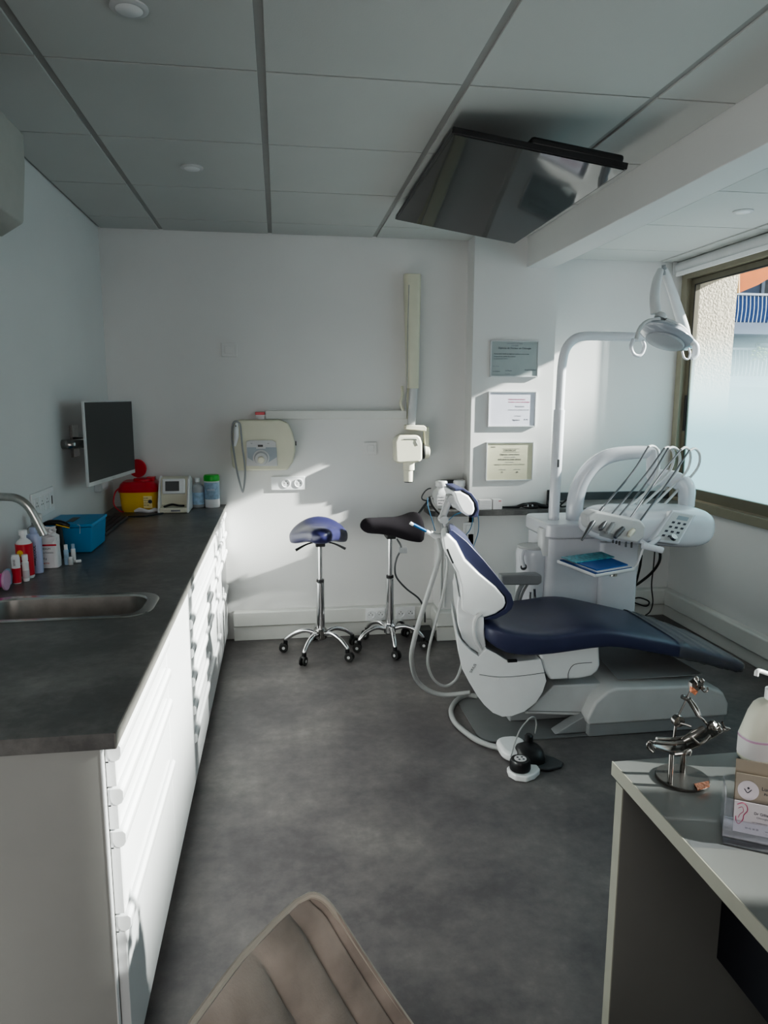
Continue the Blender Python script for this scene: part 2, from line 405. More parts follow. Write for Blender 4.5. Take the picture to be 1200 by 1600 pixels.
for i, (a, b, fr, lab, lip) in enumerate(units):
    t = thing('base_cabinet', lab, 'cabinet', (-.65, (a+b)/2, 0), 'white base cabinets along the left wall')
    bm = B()
    box(bm, -.955, XF-.022, a+.001, b-.001, .05, .81 if i != 1 else .66); box(bm, -.955, XF-.05, a+.001, b-.001, 0, .05)
    if i == 1: box(bm, -.38, XF-.022, a+.001, b-.001, .66, .81); box(bm, -.955, XF-.022, 2.50, b-.001, .66, .81)
    obj('carcass', bm, 'cabside', t)
    for zt, zb in fr:
        bm = B(); box(bm, XF-.02, XF, a+.0015, b-.0015, zb, zt-(.034 if lip else 0))
        if lip: box(bm, XF-.02, XF-.012, a+.0015, b-.0015, zt-.04, zt)
        d = obj('drawer' if len(fr) > 1 else 'door', bm, 'cab', t, bevel=.0015)
        if lip:
            bm = B(); ledge(bm, a+.0015, b-.0015, zt); kid('grip', bm, 'cab', d, bevel=.002)
t = thing('end_panel', 'pale grey side panel closing the near end of the white cabinets', 'panel', (-.65, 1.365, 0))
bm = B(); box(bm, -.957, XF-.022, 1.352, 1.371, 0, .812); obj('board', bm, 'cabside', t, bevel=.001)
bm = B(); box(bm, XF-.0225, XF-.020, 1.351, 1.371, 0, .812); obj('edge_band', bm, 'white', t)

SX0, SX1, SY0, SY1 = -.90, -.425, 2.105, 2.335   # sink bowl opening
bm = B(); zt, zb = .845, .812
for z in (zt, zb):
    pass
outer = [(-.965,1.34),(-.325,1.34),(-.325,4.295),(-.965,4.295)]
def rrect(x0, x1, y0, y1, r, n=5):
    o = []
    for cx, cy, a0 in ((x1-r,y0+r,-90),(x1-r,y1-r,0),(x0+r,y1-r,90),(x0+r,y0+r,180)):
        for k in range(n+1):
            a = R(a0+90*k/n); o.append((cx+r*math.cos(a), cy+r*math.sin(a)))
    return o
inner = rrect(SX0, SX1, SY0, SY1, .07)
def ringface(bm, z):
    vo = [bm.verts.new((x,y,z)) for x,y in outer]; vi = [bm.verts.new((x,y,z)) for x,y in inner]
    es = [bm.edges.new((vo[i], vo[(i+1) % 4])) for i in range(4)]+[bm.edges.new((vi[i], vi[(i+1) % len(vi)])) for i in range(len(vi))]
    bmesh.ops.triangle_fill(bm, use_beauty=True, edges=es)
    return vo, vi
ao, ai = ringface(bm, zt); bo, bi = ringface(bm, zb)
for U, V_ in ((ao, bo), (ai, bi)):
    n = len(U)
    for i in range(n): bm.faces.new((U[i], U[(i+1) % n], V_[(i+1) % n], V_[i]))
wt = tag(obj('worktop', bm, 'worktop', None), 'dark grey stone-look worktop running along the left wall', 'worktop')
bm = B(); box(bm, -.3262, -.3235, 1.339, 4.295, .813, .8435)
o = obj('front_edge', bm, mat('worktop_edge', (.22,.21,.195), .45, var=.1, vscale=20), None); o.parent = wt

t = thing('sink', 'rectangular stainless steel sink set into the dark worktop', 'sink', (-.66, 2.22, .845))
bm = B()
rim = [rrect(SX0-.03, SX1+.035, SY0-.022, SY1+.022, .085), rrect(SX0-.027, SX1+.032, SY0-.019, SY1+.019, .083), rrect(SX0, SX1, SY0, SY1, .07),
       rrect(SX0+.004, SX1-.004, SY0+.004, SY1-.004, .066), rrect(SX0+.012, SX1-.012, SY0+.012, SY1-.012, .06), rrect(SX0+.04, SX1-.04, SY0+.04, SY1-.04, .05)]
zz = [.8458, .8485, .8475, .842, .70, .685]
rm_ = [[bm.verts.new((x,y,z)) for x,y in s] for s, z in zip(rim[:4], zz[:4])]
for a, b in zip(rm_, rm_[1:]):
    n = len(a)
    for j in range(n): bm.faces.new((a[j], a[(j+1) % n], b[(j+1) % n], b[j]))
obj('rim', bm, mat('bright_steel', (.62,.62,.60), .22, 1.), t)
bm = B(); rs = [[bm.verts.new((x,y,z)) for x,y in s] for s, z in zip(rim[3:], zz[3:])]
for a, b in zip(rs, rs[1:]):
    n = len(a)
    for j in range(n): bm.faces.new((a[j], a[(j+1) % n], b[(j+1) % n], b[j]))
bm.faces.new(rs[-1]); obj('bowl', bm, 'bowl', t)
bm = B(); lathe(bm, [(.03,0),(.03,.004),(.02,.004),(.018,.001)], (-.66,2.22,.6855)); obj('drain', bm, 'chrome', t)
t = thing('faucet', 'brushed steel gooseneck faucet arching over the sink', 'faucet', (-.935, 2.27, .845))
bm = B(); lathe(bm, [(.027,0),(.027,.008),(.018,.012),(.018,.10)], (-.935,2.27,.8455)); obj('base', bm, 'steel', t)
bm = B(); tube(bm, [(-.935,2.27,.94),(-.935,2.27,1.08),(-.928,2.27,1.13),(-.90,2.27,1.168),(-.86,2.265,1.182),(-.815,2.26,1.183),(-.785,2.255,1.178),(-.757,2.25,1.157),(-.738,2.25,1.12),(-.716,2.25,1.066)], .0125, 14, 6); obj('spout', bm, 'steel', t)
bm = B(); tube(bm, [(-.935,2.25,.92),(-.935,2.20,.945)], .006, 8, 0); obj('lever', bm, 'steel', t)

# ------------------------------------------------------------------ left wall things
t = thing('air_conditioner', 'off-white boxy unit mounted high on the left wall at the frame edge', 'wall unit', (-.84, 1.9, 2.1))
bm = B(); prism(bm, [(-.967,1.95),(-.967,2.25),(-.745,2.25),(-.72,2.238),(-.722,2.15),(-.738,1.99),(-.80,1.95)], 1.5, 2.35); obj('housing', bm, mat('aged_white', (.40,.40,.37), .5), t, bevel=.006)
bm = B(); box(bm, -.87, -.80, 1.53, 2.32, 1.965, 1.975, Matrix.Rotation(R(-20),3,'Y')); obj('flap', bm, 'lgrey', t)

def socket_face(bm, bm2, x, y, z, r, axis):
    pass
t = thing('outlet_panel', 'wide white multi-socket plate on the left wall above the bottles', 'socket', (-.967, 3.04, 1.05))
bm = B(); box(bm, -.967, -.958, 2.905, 3.175, 1.0, 1.105); p = obj('plate', bm, 'white', t, bevel=.003)
bm = B()
for k in range(4):
    yc = 2.945+k*.063; box(bm, -.959, -.954, yc-.026, yc+.026, 1.02, 1.085)
kid('socket_insert', bm, 'white', p, bevel=.003)
bm = B()
for k in range(3):
    yc = 2.945+k*.063
    for dy, dz in ((-.009,0),(.009,0),(0,.013)): lathe(bm, [(.0035,0),(.0035,.0008)], (-.9545, yc+dy, 1.052+dz), 'x', 8)
box(bm, -.9545, -.9535, 3.125, 3.137, 1.035, 1.07)
kid('socket_hole', bm, 'black', p)

t = thing('monitor', 'black flat monitor with thin silver bezel on a left-wall arm', 'monitor', (-.83, 3.63, 1.27))
ya, yb = 3.33, 3.95
mA, mB = Vector((-.853, ya, 0)), Vector((-.770, yb, 0)); dv = (mB-mA).normalized(); nv = Vector((dv.y, -dv.x, 0)); wd = (mB-mA).length
def mon_box(bm, u0, u1, z0, z1, n0, n1):
    vs = []
    for z in (z0, z1):
        for u, n in ((u0,n0),(u1,n0),(u1,n1),(u0,n1)):
            p = mA+dv*u+nv*n; vs.append(bm.verts.new((p.x, p.y, z)))
    for f in ((3,2,1,0),(4,5,6,7),(0,1,5,4),(1,2,6,5),(2,3,7,6),(3,0,4,7)): bm.faces.new([vs[i] for i in f])
bm = B(); mon_box(bm, 0, wd, 1.078, 1.462, -.012, 0); obj('casing', bm, 'frame', t, bevel=.002)
bm = B(); mon_box(bm, .008, wd-.008, 1.098, 1.456, 0, .002); obj('screen', bm, 'monscreen', t)
bm = B(); mon_box(bm, wd/2-.015, wd/2+.015, 1.086, 1.090, 0, .0015); obj('badge', bm, 'lgrey', t)
bm = B(); box(bm, -.967, -.955, 3.50, 3.60, 1.20, 1.35); mon_box(bm, .16, .30, 1.22, 1.34, -.03, -.0125); tube(bm, [(-.957,3.55,1.275),(-.90,3.50,1.275),(-.865,3.52,1.275)], .018, 10, 3); tube(bm, [(-.962,3.37,1.27),(-.93,3.36,1.27),(-.88,3.42,1.27)], .022, 10, 3); obj('wall_arm', bm, 'dsteel', t, bevel=.002)

t = thing('cable_box', 'pale grey cable outlet box on the left wall under the monitor', 'socket', (-.967, 3.95, 1.0))
bm = B(); box(bm, -.967, -.93, 3.87, 4.03, .985, 1.08); obj('cover', bm, 'lgrey', t, bevel=.005)
bm = B(); box(bm, -.93, -.927, 3.89, 4.01, 1.0, 1.065); obj('lid', bm, 'white', t, bevel=.001)

# ------------------------------------------------------------------ worktop items
WZ = .8456
t = thing('ballot_box', 'bright blue plastic box with a slot in its lid on the worktop', 'box', (-.86, 3.13, WZ))
bm = B(); loft(bm, [[(x,y,WZ+.001) for x,y in ((-.952,3.01),(-.778,3.01),(-.778,3.245),(-.952,3.245))], [(x,y,WZ+.108) for x,y in ((-.958,3.0),(-.770,3.0),(-.770,3.255),(-.958,3.255))]]); obj('body', bm, 'lblue', t, bevel=.004)
bm = B(); box(bm, -.962, -.766, 2.996, 3.259, WZ+.109, WZ+.122); l = obj('lid', bm, 'lblue', t, bevel=.003)
bm = B(); box(bm, -.885, -.855, 3.06, 3.17, WZ+.1222, WZ+.1232); kid('slot', bm, 'black', l)
bm = B(); tube(bm, [(-0.821,2.992,0.967), (-0.811,2.990,0.962), (-0.813,2.990,0.930)], .0022, 6, 2); obj('latch', bm, 'labelblue', t)

def bottle(name, label, cat, x, y, r, h, m, cap, capm, lab=None, labm=None, neck=.35, group=None, shoulder=.78, flat=1.0):
    t = thing(name, label, cat, (x, y, WZ), group)
    bm = B(); sh = h*shoulder
    lathe(bm, [(r*.9,0),(r,.004),(r,sh),(r*.8,sh+(h-sh)*.35),(r*neck,h*.93),(r*neck,h)], (x,y,WZ+.0006), 'z', 20)
    if flat != 1: bmesh.ops.scale(bm, verts=bm.verts, vec=(1,flat,1), space=Matrix.Translation((-x,-y,0)))
    obj('bottle_body', bm, m, t)
    bm = B(); lathe(bm, [(r*cap[0],0),(r*cap[0],cap[1]*.9),(r*cap[0]*.9,cap[1])], (x,y,WZ+h), 'z', 18); obj('cap', bm, capm, t)
    if lab:
        bm = B(); lathe(bm, [(r+.0006,lab[0]),(r+.0006,lab[1])], (x,y,WZ), 'z', 20)
        if flat != 1: bmesh.ops.scale(bm, verts=bm.verts, vec=(1,flat,1), space=Matrix.Translation((-x,-y,0)))
        obj('bottle_label', bm, labm, t)
    return t
t = bottle('disinfectant_bottle', 'tall white bottle with a red label left of the lavender bottle', 'bottle', -.900, 2.61, .028, .155, 'white', (.5,.018), 'white', (.012,.125), 'red')
bm = B(); lathe(bm, [(.011,0),(.011,.001)], (0,0,0), 'y', 16)
bmesh.ops.rotate(bm, verts=bm.verts, cent=(0,0,0), matrix=Matrix.Rotation(R(-10),3,'Z')); bmesh.ops.translate(bm, verts=bm.verts, vec=(-.905,2.6095-.029,WZ+.095)); obj('emblem', bm, 'yellow', t)
text('GEL', .012, face_y(-.912,2.5795,WZ+.055), 'paper', t); 
t = bottle('lavender_bottle', 'pale lavender bottle between the red label bottle and paper bag', 'bottle', -.888, 2.68, .026, .155, 'lav', (.5,.014), 'lav', None, neck=.5, shoulder=.9, flat=.6)
text('ALCOOL', .014, face_y(-.879,2.6635,WZ+.05) @ Matrix.Rotation(pi/2,4,'Z'), 'ink', t)
bm = B()
for k in range(6): box(bm, -.894+k*.002, -.893+k*.002, 2.6630, 2.6637, WZ+.03, WZ+.05)
obj('barcode', bm, 'ink', t)
bottle('spray_bottle', 'large clear grey bottle against the left wall under the sockets', 'bottle', -.922, 2.825, .042, .165, 'clearb', (.5,.03), 'lgrey', None, neck=.45)
t = bottle('cream_tube', 'small white and red tube in front of the red label bottle', 'tube', -.905, 2.535, .014, .095, 'white', (.85,.006), 'white', (.004,.055), 'red', neck=.9, shoulder=.95)
text('SENSI', .009, face_y(-.902,2.52,WZ+.064) @ Matrix.Rotation(pi/2,4,'Z'), 'ink', t)
bottle('cream_tube', 'small white tube with a pink printed label behind the red tube', 'tube', -.884, 2.562, .011, .075, 'white', (.9,.02), 'white', (.012,.04), 'cardw', neck=.8, shoulder=.9)
bm = B(); prism(bm, [(-.935,WZ+.001),(-.918,WZ+.001),(-.914,WZ+.03),(-.918,WZ+.052),(-.930,WZ+.058),(-.945,WZ+.04)], 2.50, 2.53)
tag(obj('blue_sachet', bm, 'labelblue', None, bevel=.004), 'small pale blue sachet beside the pink roll', 'sachet')
t = thing('tape_roll', 'bright pink roll with a clear flange lying on the worktop', 'roll', (-.905, 2.44, WZ+.036))
bm = B(); lathe(bm, [(.022,-.05),(.024,-.045),(.024,-.006),(.022,-.004)], (-.905,2.44,WZ+.0355), 'x', 20); obj('reel', bm, 'pinkp', t)
bm = B(); lathe(bm, [(.033,-.004),(.034,0),(.033,.003),(.010,.004)], (-.905,2.44,WZ+.0355), 'x', 24); obj('flange', bm, 'pinkc', t)
# crumpled paper bag
t = thing('paper_bag', 'crumpled white printed paper sachet with red bands beside the faucet tip', 'bag', (-.865, 2.775, WZ))
bm = B(); secs = []
for k, (z, s, j) in enumerate(((.001,1,0),(.03,1.02,.001),(.08,1,.002),(.10,.95,.003),(.116,.86,.006),(.126,.62,.010),(.136,.50,.014),(.15,.34,.016))):
    secs.append([(-.865+x*s*.033+random.uniform(-j,j), 2.775+y*s*.030+random.uniform(-j,j), WZ+z+random.uniform(-j,j)*.6) for x, y in sell(0,0,1,1,16,.45)])
loft(bm, secs); obj('bag_body', bm, 'paper', t, flat=True)
bm = B(); box(bm, -.897, -.833, 2.7443, 2.7455, WZ+.086, WZ+.092); obj('red_band', bm, 'red', t)
for k, (s, z, mm) in enumerate((('SODIUM', .072, 'ink'), ('bicarbonate', .058, 'inkgrey'), ('500 g', .035, 'ink'), ('Pharma', .018, 'red'))): text(s, .010, face_y(-.892, 2.744, WZ+z), mm, t)
# black handheld tool with a yellow stripe
t = thing('curing_tool', 'black handheld tool with a yellow stripe standing beside the blue box', 'tool', (-.87, 2.92, WZ))
bm = B(); tube(bm, [(-.925,2.90,.985+.002),(-.90,2.90,.993),(-.865,2.90,.992),(-.84,2.90,.984),(-.825,2.90,.978)], [.006,.011,.012,.011,.006], 12, 4); obj('head', bm, 'black', t)
bm = B(); tube(bm, [(-.872,2.888,.987),(-.845,2.888,.979),(-.822,2.888,.973)], .0025, 6, 3); obj('stripe', bm, 'yellow', t)
bm = B(); tube(bm, [(-.868,2.915,WZ+.006),(-.868,2.91,WZ+.05),(-.87,2.905,.98)], [.022,.018,.014], 12, 3); obj('handle', bm, 'black', t)
def vial(x, y, h, m, lab):
    t = thing('vial', lab, 'vial', (x,y,WZ), 'small vials beside the blue box')
    bm = B(); lathe(bm, [(.008,0),(.009,.002),(.009,h*.75),(.006,h*.8)], (x,y,WZ+.0005), 'z', 12); obj('vial_body', bm, m, t)
    bm = B(); lathe(bm, [(.007,0),(.007,h*.25)], (x,y,WZ+h*.8), 'z', 12); obj('cap', bm, 'white' if m != 'white' else 'labelblue', t)
vial(-.816, 2.80, .075, 'labelblue', 'small blue vial with a white cap just right of the paper bag')
vial(-.800, 2.835, .07, 'white', 'small white vial with a blue cap nearest the blue box')
vial(-.80, 2.795, .03, 'lgrey', 'tiny grey vial in front of the white vial')
bm = B(); tube(bm, [(-.79,2.82,WZ+.007),(-.772,2.83,WZ+.007)], .006, 8, 0); tag(obj('cotton_roll', bm, 'white', None), 'tiny white cotton roll lying before the blue box', 'cotton roll')
# keyboard
t = thing('keyboard', 'black computer keyboard lying along the left wall behind the blue box', 'keyboard', (-.87, 3.62, WZ))
bm = B(); box(bm, -.945, -.80, 3.36, 3.86, WZ+.0005, WZ+.014); kb = obj('case', bm, 'dgrey', t, bevel=.003)
bm = B()
for i in range(5):
    for j in range(15): box(bm, -.94+i*.0272, -.916+i*.0272, 3.37+j*.032, 3.398+j*.032, WZ+.014, WZ+.019)
obj('keys', bm, 'black', t, bevel=.001)
t = thing('computer_mouse_pad', 'thin black pad on the worktop in front of the sharps container', 'pad', (-.8, 3.98, WZ))
bm = B(); prism(bm, [(-.90,3.90),(-.72,3.90),(-.64,3.985),(-.64,4.0),(-.90,4.02)], WZ+.0005, WZ+.006, 'xy'); obj('pad', bm, 'black', t)
# sharps container
t = thing('sharps_container', 'yellow sharps container with a red open lid near the back corner', 'container', (-.785, 4.14, WZ))
def rr3(cx, cy, hx, hy, z, e=.45): return [(x,y,z) for x,y in sell(cx,cy,hx,hy,28,e)]
bm = B(); loft(bm, [rr3(-.785,4.14,.092,.085,WZ+.001), rr3(-.785,4.14,.098,.09,WZ+.02), rr3(-.785,4.14,.104,.096,WZ+.10), rr3(-.785,4.14,.106,.098,WZ+.115)]); obj('tub', bm, 'yellow', t)
bm = B(); loft(bm, [rr3(-.785,4.14,.110,.102,WZ+.112), rr3(-.785,4.14,.112,.104,WZ+.125), rr3(-.785,4.14,.105,.095,WZ+.140), rr3(-.785,4.14,.098,.088,WZ+.155), rr3(-.785,4.14,.085,.075,WZ+.168)]); l = obj('lid', bm, 'red', t)
bm = B(); lathe(bm, [(.055,0),(.055,.014),(.045,.016)], (-.765,4.14,WZ+.166)); box(bm, -.745, -.70, 4.12, 4.16, WZ+.165, WZ+.19); kid('collar', bm, 'red', l, bevel=.002)
bm = B(); lathe(bm, [(.050,0),(.052,.004),(.052,.010),(.042,.012),(.040,.006)], (-.800,4.16,WZ+.235), 'y', 28, Matrix.Rotation(R(-14),3,'Z')); kid('flip_cap', bm, 'red', l)
bm = B(); box(bm, -.752, -.706, 4.036, 4.042, WZ+.025, WZ+.092); obj('hazard_label', bm, mat('label_yellow', (.88,.74,.35), .5), t)
bm = B(); 
for a in (0,90,180,270):
    q = [(-.716+.011*math.cos(R(a+d)), WZ+.062+.011*math.sin(R(a+d))) for d in (-45,0,45)]
    prism(bm, [(-.716,WZ+.062)]+q, 4.033, 4.0345)
obj('hazard_symbol', bm, 'ink', t)
for k, s in enumerate(('DASRI', 'PIQUANTS', 'COUPANTS', 'NE PAS')): text(s, .009, face_y(-.751, 4.0345, WZ+.078-k*.013), 'ink', t)
bm = B(); tube(bm, [(-.88,4.09,WZ+.14),(-.905,4.06,WZ+.11),(-.91,4.04,WZ+.05),(-.885,4.05,WZ+.012),(-.86,4.03,WZ+.008)], .004, 8, 6); tag(obj('power_cord', bm, 'red', None), 'dark red cord curling beside the yellow container', 'cord')
bm = B(); tube(bm, [(-.80,3.985+.03,WZ+.012),(-.77,4.02,WZ+.018),(-.72,4.0,WZ+.012),(-.69,4.03,WZ+.016),(-.675,4.03,WZ+.01)], [.006,.014,.010,.013,.006], 8, 5)
tag(obj('tissue_wad', bm, 'paper', None), 'crumpled white tissue at the foot of the yellow container', 'tissue')
# endodontic device
t = thing('endodontic_unit', 'white tabletop device with a small dark screen beside the sharps container', 'device', (-.59, 4.10, WZ))
bm = B(); prism(bm, [(3.99,WZ+.001),(4.20,WZ+.001),(4.20,WZ+.17),(4.15,WZ+.19),(4.09,WZ+.185),(4.06,WZ+.10),(4.075,WZ+.035),(3.99,WZ+.03)], -.665, -.512, 'yz'); obj('housing', bm, 'creaml', t, bevel=.008, seg=3)
bm = B()
for xa in (-.672, -.516): prism(bm, [(3.985,WZ+.001),(4.20,WZ+.001),(4.20,WZ+.17),(4.13,WZ+.195),(4.08,WZ+.18),(4.00,WZ+.05)], xa, xa+.012, 'yz')
obj('side_cheek', bm, 'white', t, bevel=.004)
bm = B(); box(bm, -.650, -.527, 4.046, 4.066, WZ+.10, WZ+.185, Matrix.Rotation(R(-12),3,'X')); p = obj('display_bezel', bm, 'white', t, bevel=.006)
bm = B(); box(bm, -.632, -.558, 4.041, 4.046, WZ+.118, WZ+.172, Matrix.Rotation(R(-12),3,'X')); kid('display', bm, 'dgrey', p)
bm = B(); tube(bm, [(-.64,4.01,WZ+.034),(-.60,4.03,WZ+.044),(-.56,4.01,WZ+.040),(-.535,4.03,WZ+.036)], .006, 8, 4); obj('handpiece', bm, 'black', t)
bm = B(); box(bm, -.60, -.55, 3.9885, 3.9895, WZ+.010, WZ+.020); obj('brand_strip', bm, 'inkgrey', t)
bottle('solution_bottle', 'small translucent bottle between the device and the wipes canister', 'bottle', -.475, 4.20, .036, .15, 'clearb', (.4,.022), 'white', (.02,.09), 'labelblue', neck=.4)
t = thing('wipes_canister', 'blue and white wipes canister with a green lid', 'canister', (-.395, 4.20, WZ))
bm = B(); lathe(bm, [(.041,0),(.043,.004),(.043,.155),(.041,.158)], (-.395,4.20,WZ+.0006), seg=32); obj('tub', bm, 'white', t)
bm = B(); lathe(bm, [(.0436,.05),(.0436,.148)], (-.395,4.20,WZ), seg=32); obj('wrap_label', bm, 'labelblue', t)
bm = B(); lathe(bm, [(.045,.155),(.046,.16),(.046,.180),(.040,.190),(.0,.191)], (-.395,4.20,WZ), seg=32); obj('lid', bm, 'green', t)
text('WIPES', .016, face_y(-.418,4.1555,WZ+.10), 'paper', t)
bm = B(); box(bm, -.47, -.42, 4.255, 4.285, WZ+.0005, WZ+.022); tag(obj('black_case', bm, 'black', None, bevel=.003), 'small black case lying behind the canister against the wall', 'case')

# ------------------------------------------------------------------ back wall things
def switch(x0, x1, z0, z1, y, lab):
    t = thing('wall_switch', lab, 'switch', ((x0+x1)/2, y, (z0+z1)/2))
    bm = B(); box(bm, x0, x1, y-.009, y, z0, z1); p = obj('plate', bm, 'wall', t, bevel=.003)
    bm = B(); box(bm, x0+.018, x1-.018, y-.0125, y-.008, z0+.018, z1-.018); obj('rocker', bm, 'wall', t, bevel=.003)
switch(-.322, -.234, 1.712, 1.792, 4.3, 'square white switch plate high on the back wall at left')
switch(.508, .587, 1.135, 1.212, 4.3, 'square white switch plate on the back wall left of the x-ray head')
def french_socket(px, py, pz, name, lab, n=2, w=.082, m='white', group=None, y=4.3, blank=0):
    t = thing(name, lab, 'socket', (px, y, pz), group)
    bm = B(); box(bm, px-blank, px+w*n, y-.010, y, pz-.041, pz+.041); p = obj('plate', bm, m, t, bevel=.003)
    bm = B(); bm2 = B()
    for k in range(n):
        cx = px+w*(k+.5)
        lathe(bm, [(.027,.0),(.027,-.004),(.024,-.0045),(.021,-.001)], (cx,y-.010,pz), 'y', 20)
        for dx, dz in ((-.010,0),(.010,0),(0,.012)): lathe(bm2, [(.003,0),(.003,-.001)], (cx+dx,y-.0148,pz+dz), 'y', 8)
    obj('socket_ring', bm, m, t); obj('socket_hole', bm2, 'black', t)
    return t
french_socket(-.005, 4.3, .968, 'double_socket', 'double white wall socket in sunlight under the x-ray control box', 2, .076, blank=.05)
french_socket(.51, 4.242, .142, 'double_socket', 'blank-faced white socket in the skirting between the two stools', 2, .062, y=4.242)
french_socket(.70, 4.242, .142, 'double_socket', 'double white socket in the skirting behind the black stool', 2, .062, y=4.242)
t = thing('cable_trunking', 'long horizontal cable trunking from the control box to the x-ray arm', 'trunking', (.35, 4.3, 1.37))
bm = B(); box(bm, -.078, .765, 4.262, 4.3, 1.352, 1.403); obj('channel', bm, 'skirt', t, bevel=.003)
# control box
t = thing('xray_control_box', 'beige rounded x-ray control box with dial and hanging handset', 'control box', (-.09, 4.3, 1.2))
bm = B(); prism(bm, [(-0.256,1.336), (-0.226,1.351), (-0.000,1.351), (0.051,1.332), (0.076,1.280), (0.090,1.216), (0.093,1.171), (0.077,1.104), (0.042,1.055), (-0.242,1.055), (-0.275,1.078), (-0.282,1.189)], 4.205, 4.3); obj('housing', bm, 'cream', t, bevel=.012, seg=4)
bm = B(); prism(bm, [(-0.190,1.226), (-0.172,1.233), (-0.039,1.232), (-0.021,1.221), (-0.013,1.082), (-0.194,1.084)], 4.197, 4.205); p = obj('control_panel', bm, 'lgrey', t, bevel=.002)
bm = B(); prism(bm, [(-0.187,1.192), (-0.018,1.191), (-0.016,1.135), (-0.064,1.105), (-0.146,1.106), (-0.185,1.133)], 4.195, 4.1975); kid('panel_field', bm, 'panelgrey', p)
bm = B(); box(bm, *[sorted((a[0]) for a in [(-0.135,1.222), (-0.081,1.184)])[i] for i in (0,1)], 4.193, 4.1965, *[sorted((a[1]) for a in [(-0.135,1.222), (-0.081,1.184)])[i] for i in (0,1)]); kid('display_frame', bm, 'lgrey', p)
q = [(-0.125,1.207), (-0.096,1.195)]
bm = B(); box(bm, q[0][0], q[1][0], 4.191, 4.1935, q[1][1], q[0][1]); kid('display', bm, 'black', p)
c = [(-0.108,1.124)][0]
bm = B(); lathe(bm, [(.048,0),(.048,-.004),(.044,-.005)], (c[0],4.1955,c[1]+.006), 'y', 30); kid('dial_ring', bm, 'lgrey', p)
bm = B(); lathe(bm, [(.040,0),(.040,-.003)], (c[0],4.191,c[1]+.006), 'y', 30); kid('dial_scale', bm, 'greyp', p)
bm = B(); lathe(bm, [(.036,0),(.034,-.006)], (c[0],4.1885,c[1]+.002), 'y', 30); kid('dial_disc', bm, 'lgrey', p)
bm = B(); lathe(bm, [(.021,0),(.019,-.018),(.015,-.022)], (c[0],4.184,c[1]-.004), 'y', 24); kid('dial_knob', bm, 'creaml', p)
text('kV', .010, face_y(c[0]-.058,4.1945,c[1]+.088), 'ink', t); text('mA', .009, face_y(c[0]+.036,4.1945,c[1]+.088), 'ink', t)
bm = B(); box(bm, .092,.098,4.215,4.24,1.20,1.225); obj('power_switch', bm, 'black', t)
bm = B(); tube(bm, [(-0.241,4.188,1.333), (-0.245,4.182,1.300), (-0.246,4.182,1.256), (-0.251,4.185,1.227), (-0.256,4.190,1.201)], [.008,.014,.015,.011,.006], 12, 4); h = obj('handset', bm, 'white', t)
bm = B(); lathe(bm, [(.004,0),(.004,-.002)], [(-0.246,4.172,1.317)][0], 'y', 10); kid('button', bm, 'black', h)
bm = B(); tube(bm, [(-0.234,4.195,1.340), (-0.255,4.195,1.340), (-0.267,4.193,1.315), (-0.271,4.193,1.245), (-0.264,4.193,1.178), (-0.252,4.193,1.078), (-0.237,4.200,0.995), (-0.225,4.220,0.935), (-0.217,4.220,0.939), (-0.204,4.210,1.019), (-0.204,4.193,1.107), (-0.213,4.193,1.189), (-0.218,4.193,1.263), (-0.223,4.193,1.322), (-0.237,4.193,1.340)], .0055, 8, 6); obj('cord', bm, 'greyp', t)
bm = B(); box(bm, -.13, -.075, 4.24, 4.28, 1.370, 1.378); box(bm, -.12,-.085,4.245,4.275,1.345,1.37)
tt = tag(obj('pill_pack', bm, 'paper', None), 'small white and red item resting on the x-ray control box', 'small item')
bm = B(); box(bm, -.137, -.082, 4.235, 4.285, 1.378, 1.395); o = obj('red_top', bm, 'red', None, bevel=.003); o.parent = tt
# x-ray arm and head
t = thing('xray_machine', 'tall cream x-ray arm on the back wall with a tube head hanging below', 'x-ray machine', (.79, 4.3, 1.8))
bm = B(); box(bm, .770, .810, 4.282, 4.3, 1.35, 2.16); obj('wall_rail', bm, 'cream', t)
qa = [(0.736,2.191), (0.838,2.194), (0.830,1.534), (0.761,1.534)]
bm = B()
secs = []
for (x0, x1, z) in ((qa[0][0], qa[1][0], qa[0][1]), (qa[3][0], qa[2][0], qa[2][1])):
    secs.append([(x,y,z) for x,y in sell((x0+x1)/2, 4.245, (x1-x0)/2, .036, 20, .5)])
loft(bm, secs); obj('arm_cover', bm, 'cream', t, bevel=.004)
bm = B(); tube(bm, [(0.762,4.207,2.126), (0.756,4.207,1.855), (0.755,4.207,1.560), (0.748,4.207,1.493), (0.745,4.207,1.410)], .0022, 6, 5); obj('arm_cable', bm, 'greyp', t)
qb = [(0.776,1.538), (0.826,1.538), (0.813,1.318), (0.766,1.318)]
bm = B(); loft(bm, [[(x,y,z) for x,y in sell((x0+x1)/2, 4.238, (x1-x0)/2, .024, 20, .5)] for x0,x1,z in ((qb[0][0],qb[1][0],qb[0][1]),(qb[3][0],qb[2][0],qb[2][1]))]); obj('lower_arm', bm, 'lgrey', t, bevel=.003)
bm = B(); tube(bm, [(0.734,4.260,1.546), (0.734,4.240,1.493), (0.725,4.250,1.447), (0.742,4.260,1.405)], .009, 8, 5); obj('cord_clip', bm, 'cream', t)
bm = B(); prism(bm, [(0.748,1.319), (0.861,1.315), (0.877,1.303), (0.873,1.280), (0.803,1.288), (0.748,1.292)], 4.20, 4.262); obj('yoke', bm, 'creaml', t, bevel=.005)
bm = B(); prism(bm, [(0.865,1.303), (0.893,1.307), (0.894,1.192), (0.867,1.196)], 4.205, 4.26); obj('yoke_leg', bm, 'cream', t, bevel=.004)
hd = [(0.680,1.221), (0.692,1.248), (0.715,1.259), (0.820,1.259), (0.836,1.243), (0.848,1.205), (0.849,1.113), (0.829,1.097), (0.708,1.091), (0.685,1.099)]
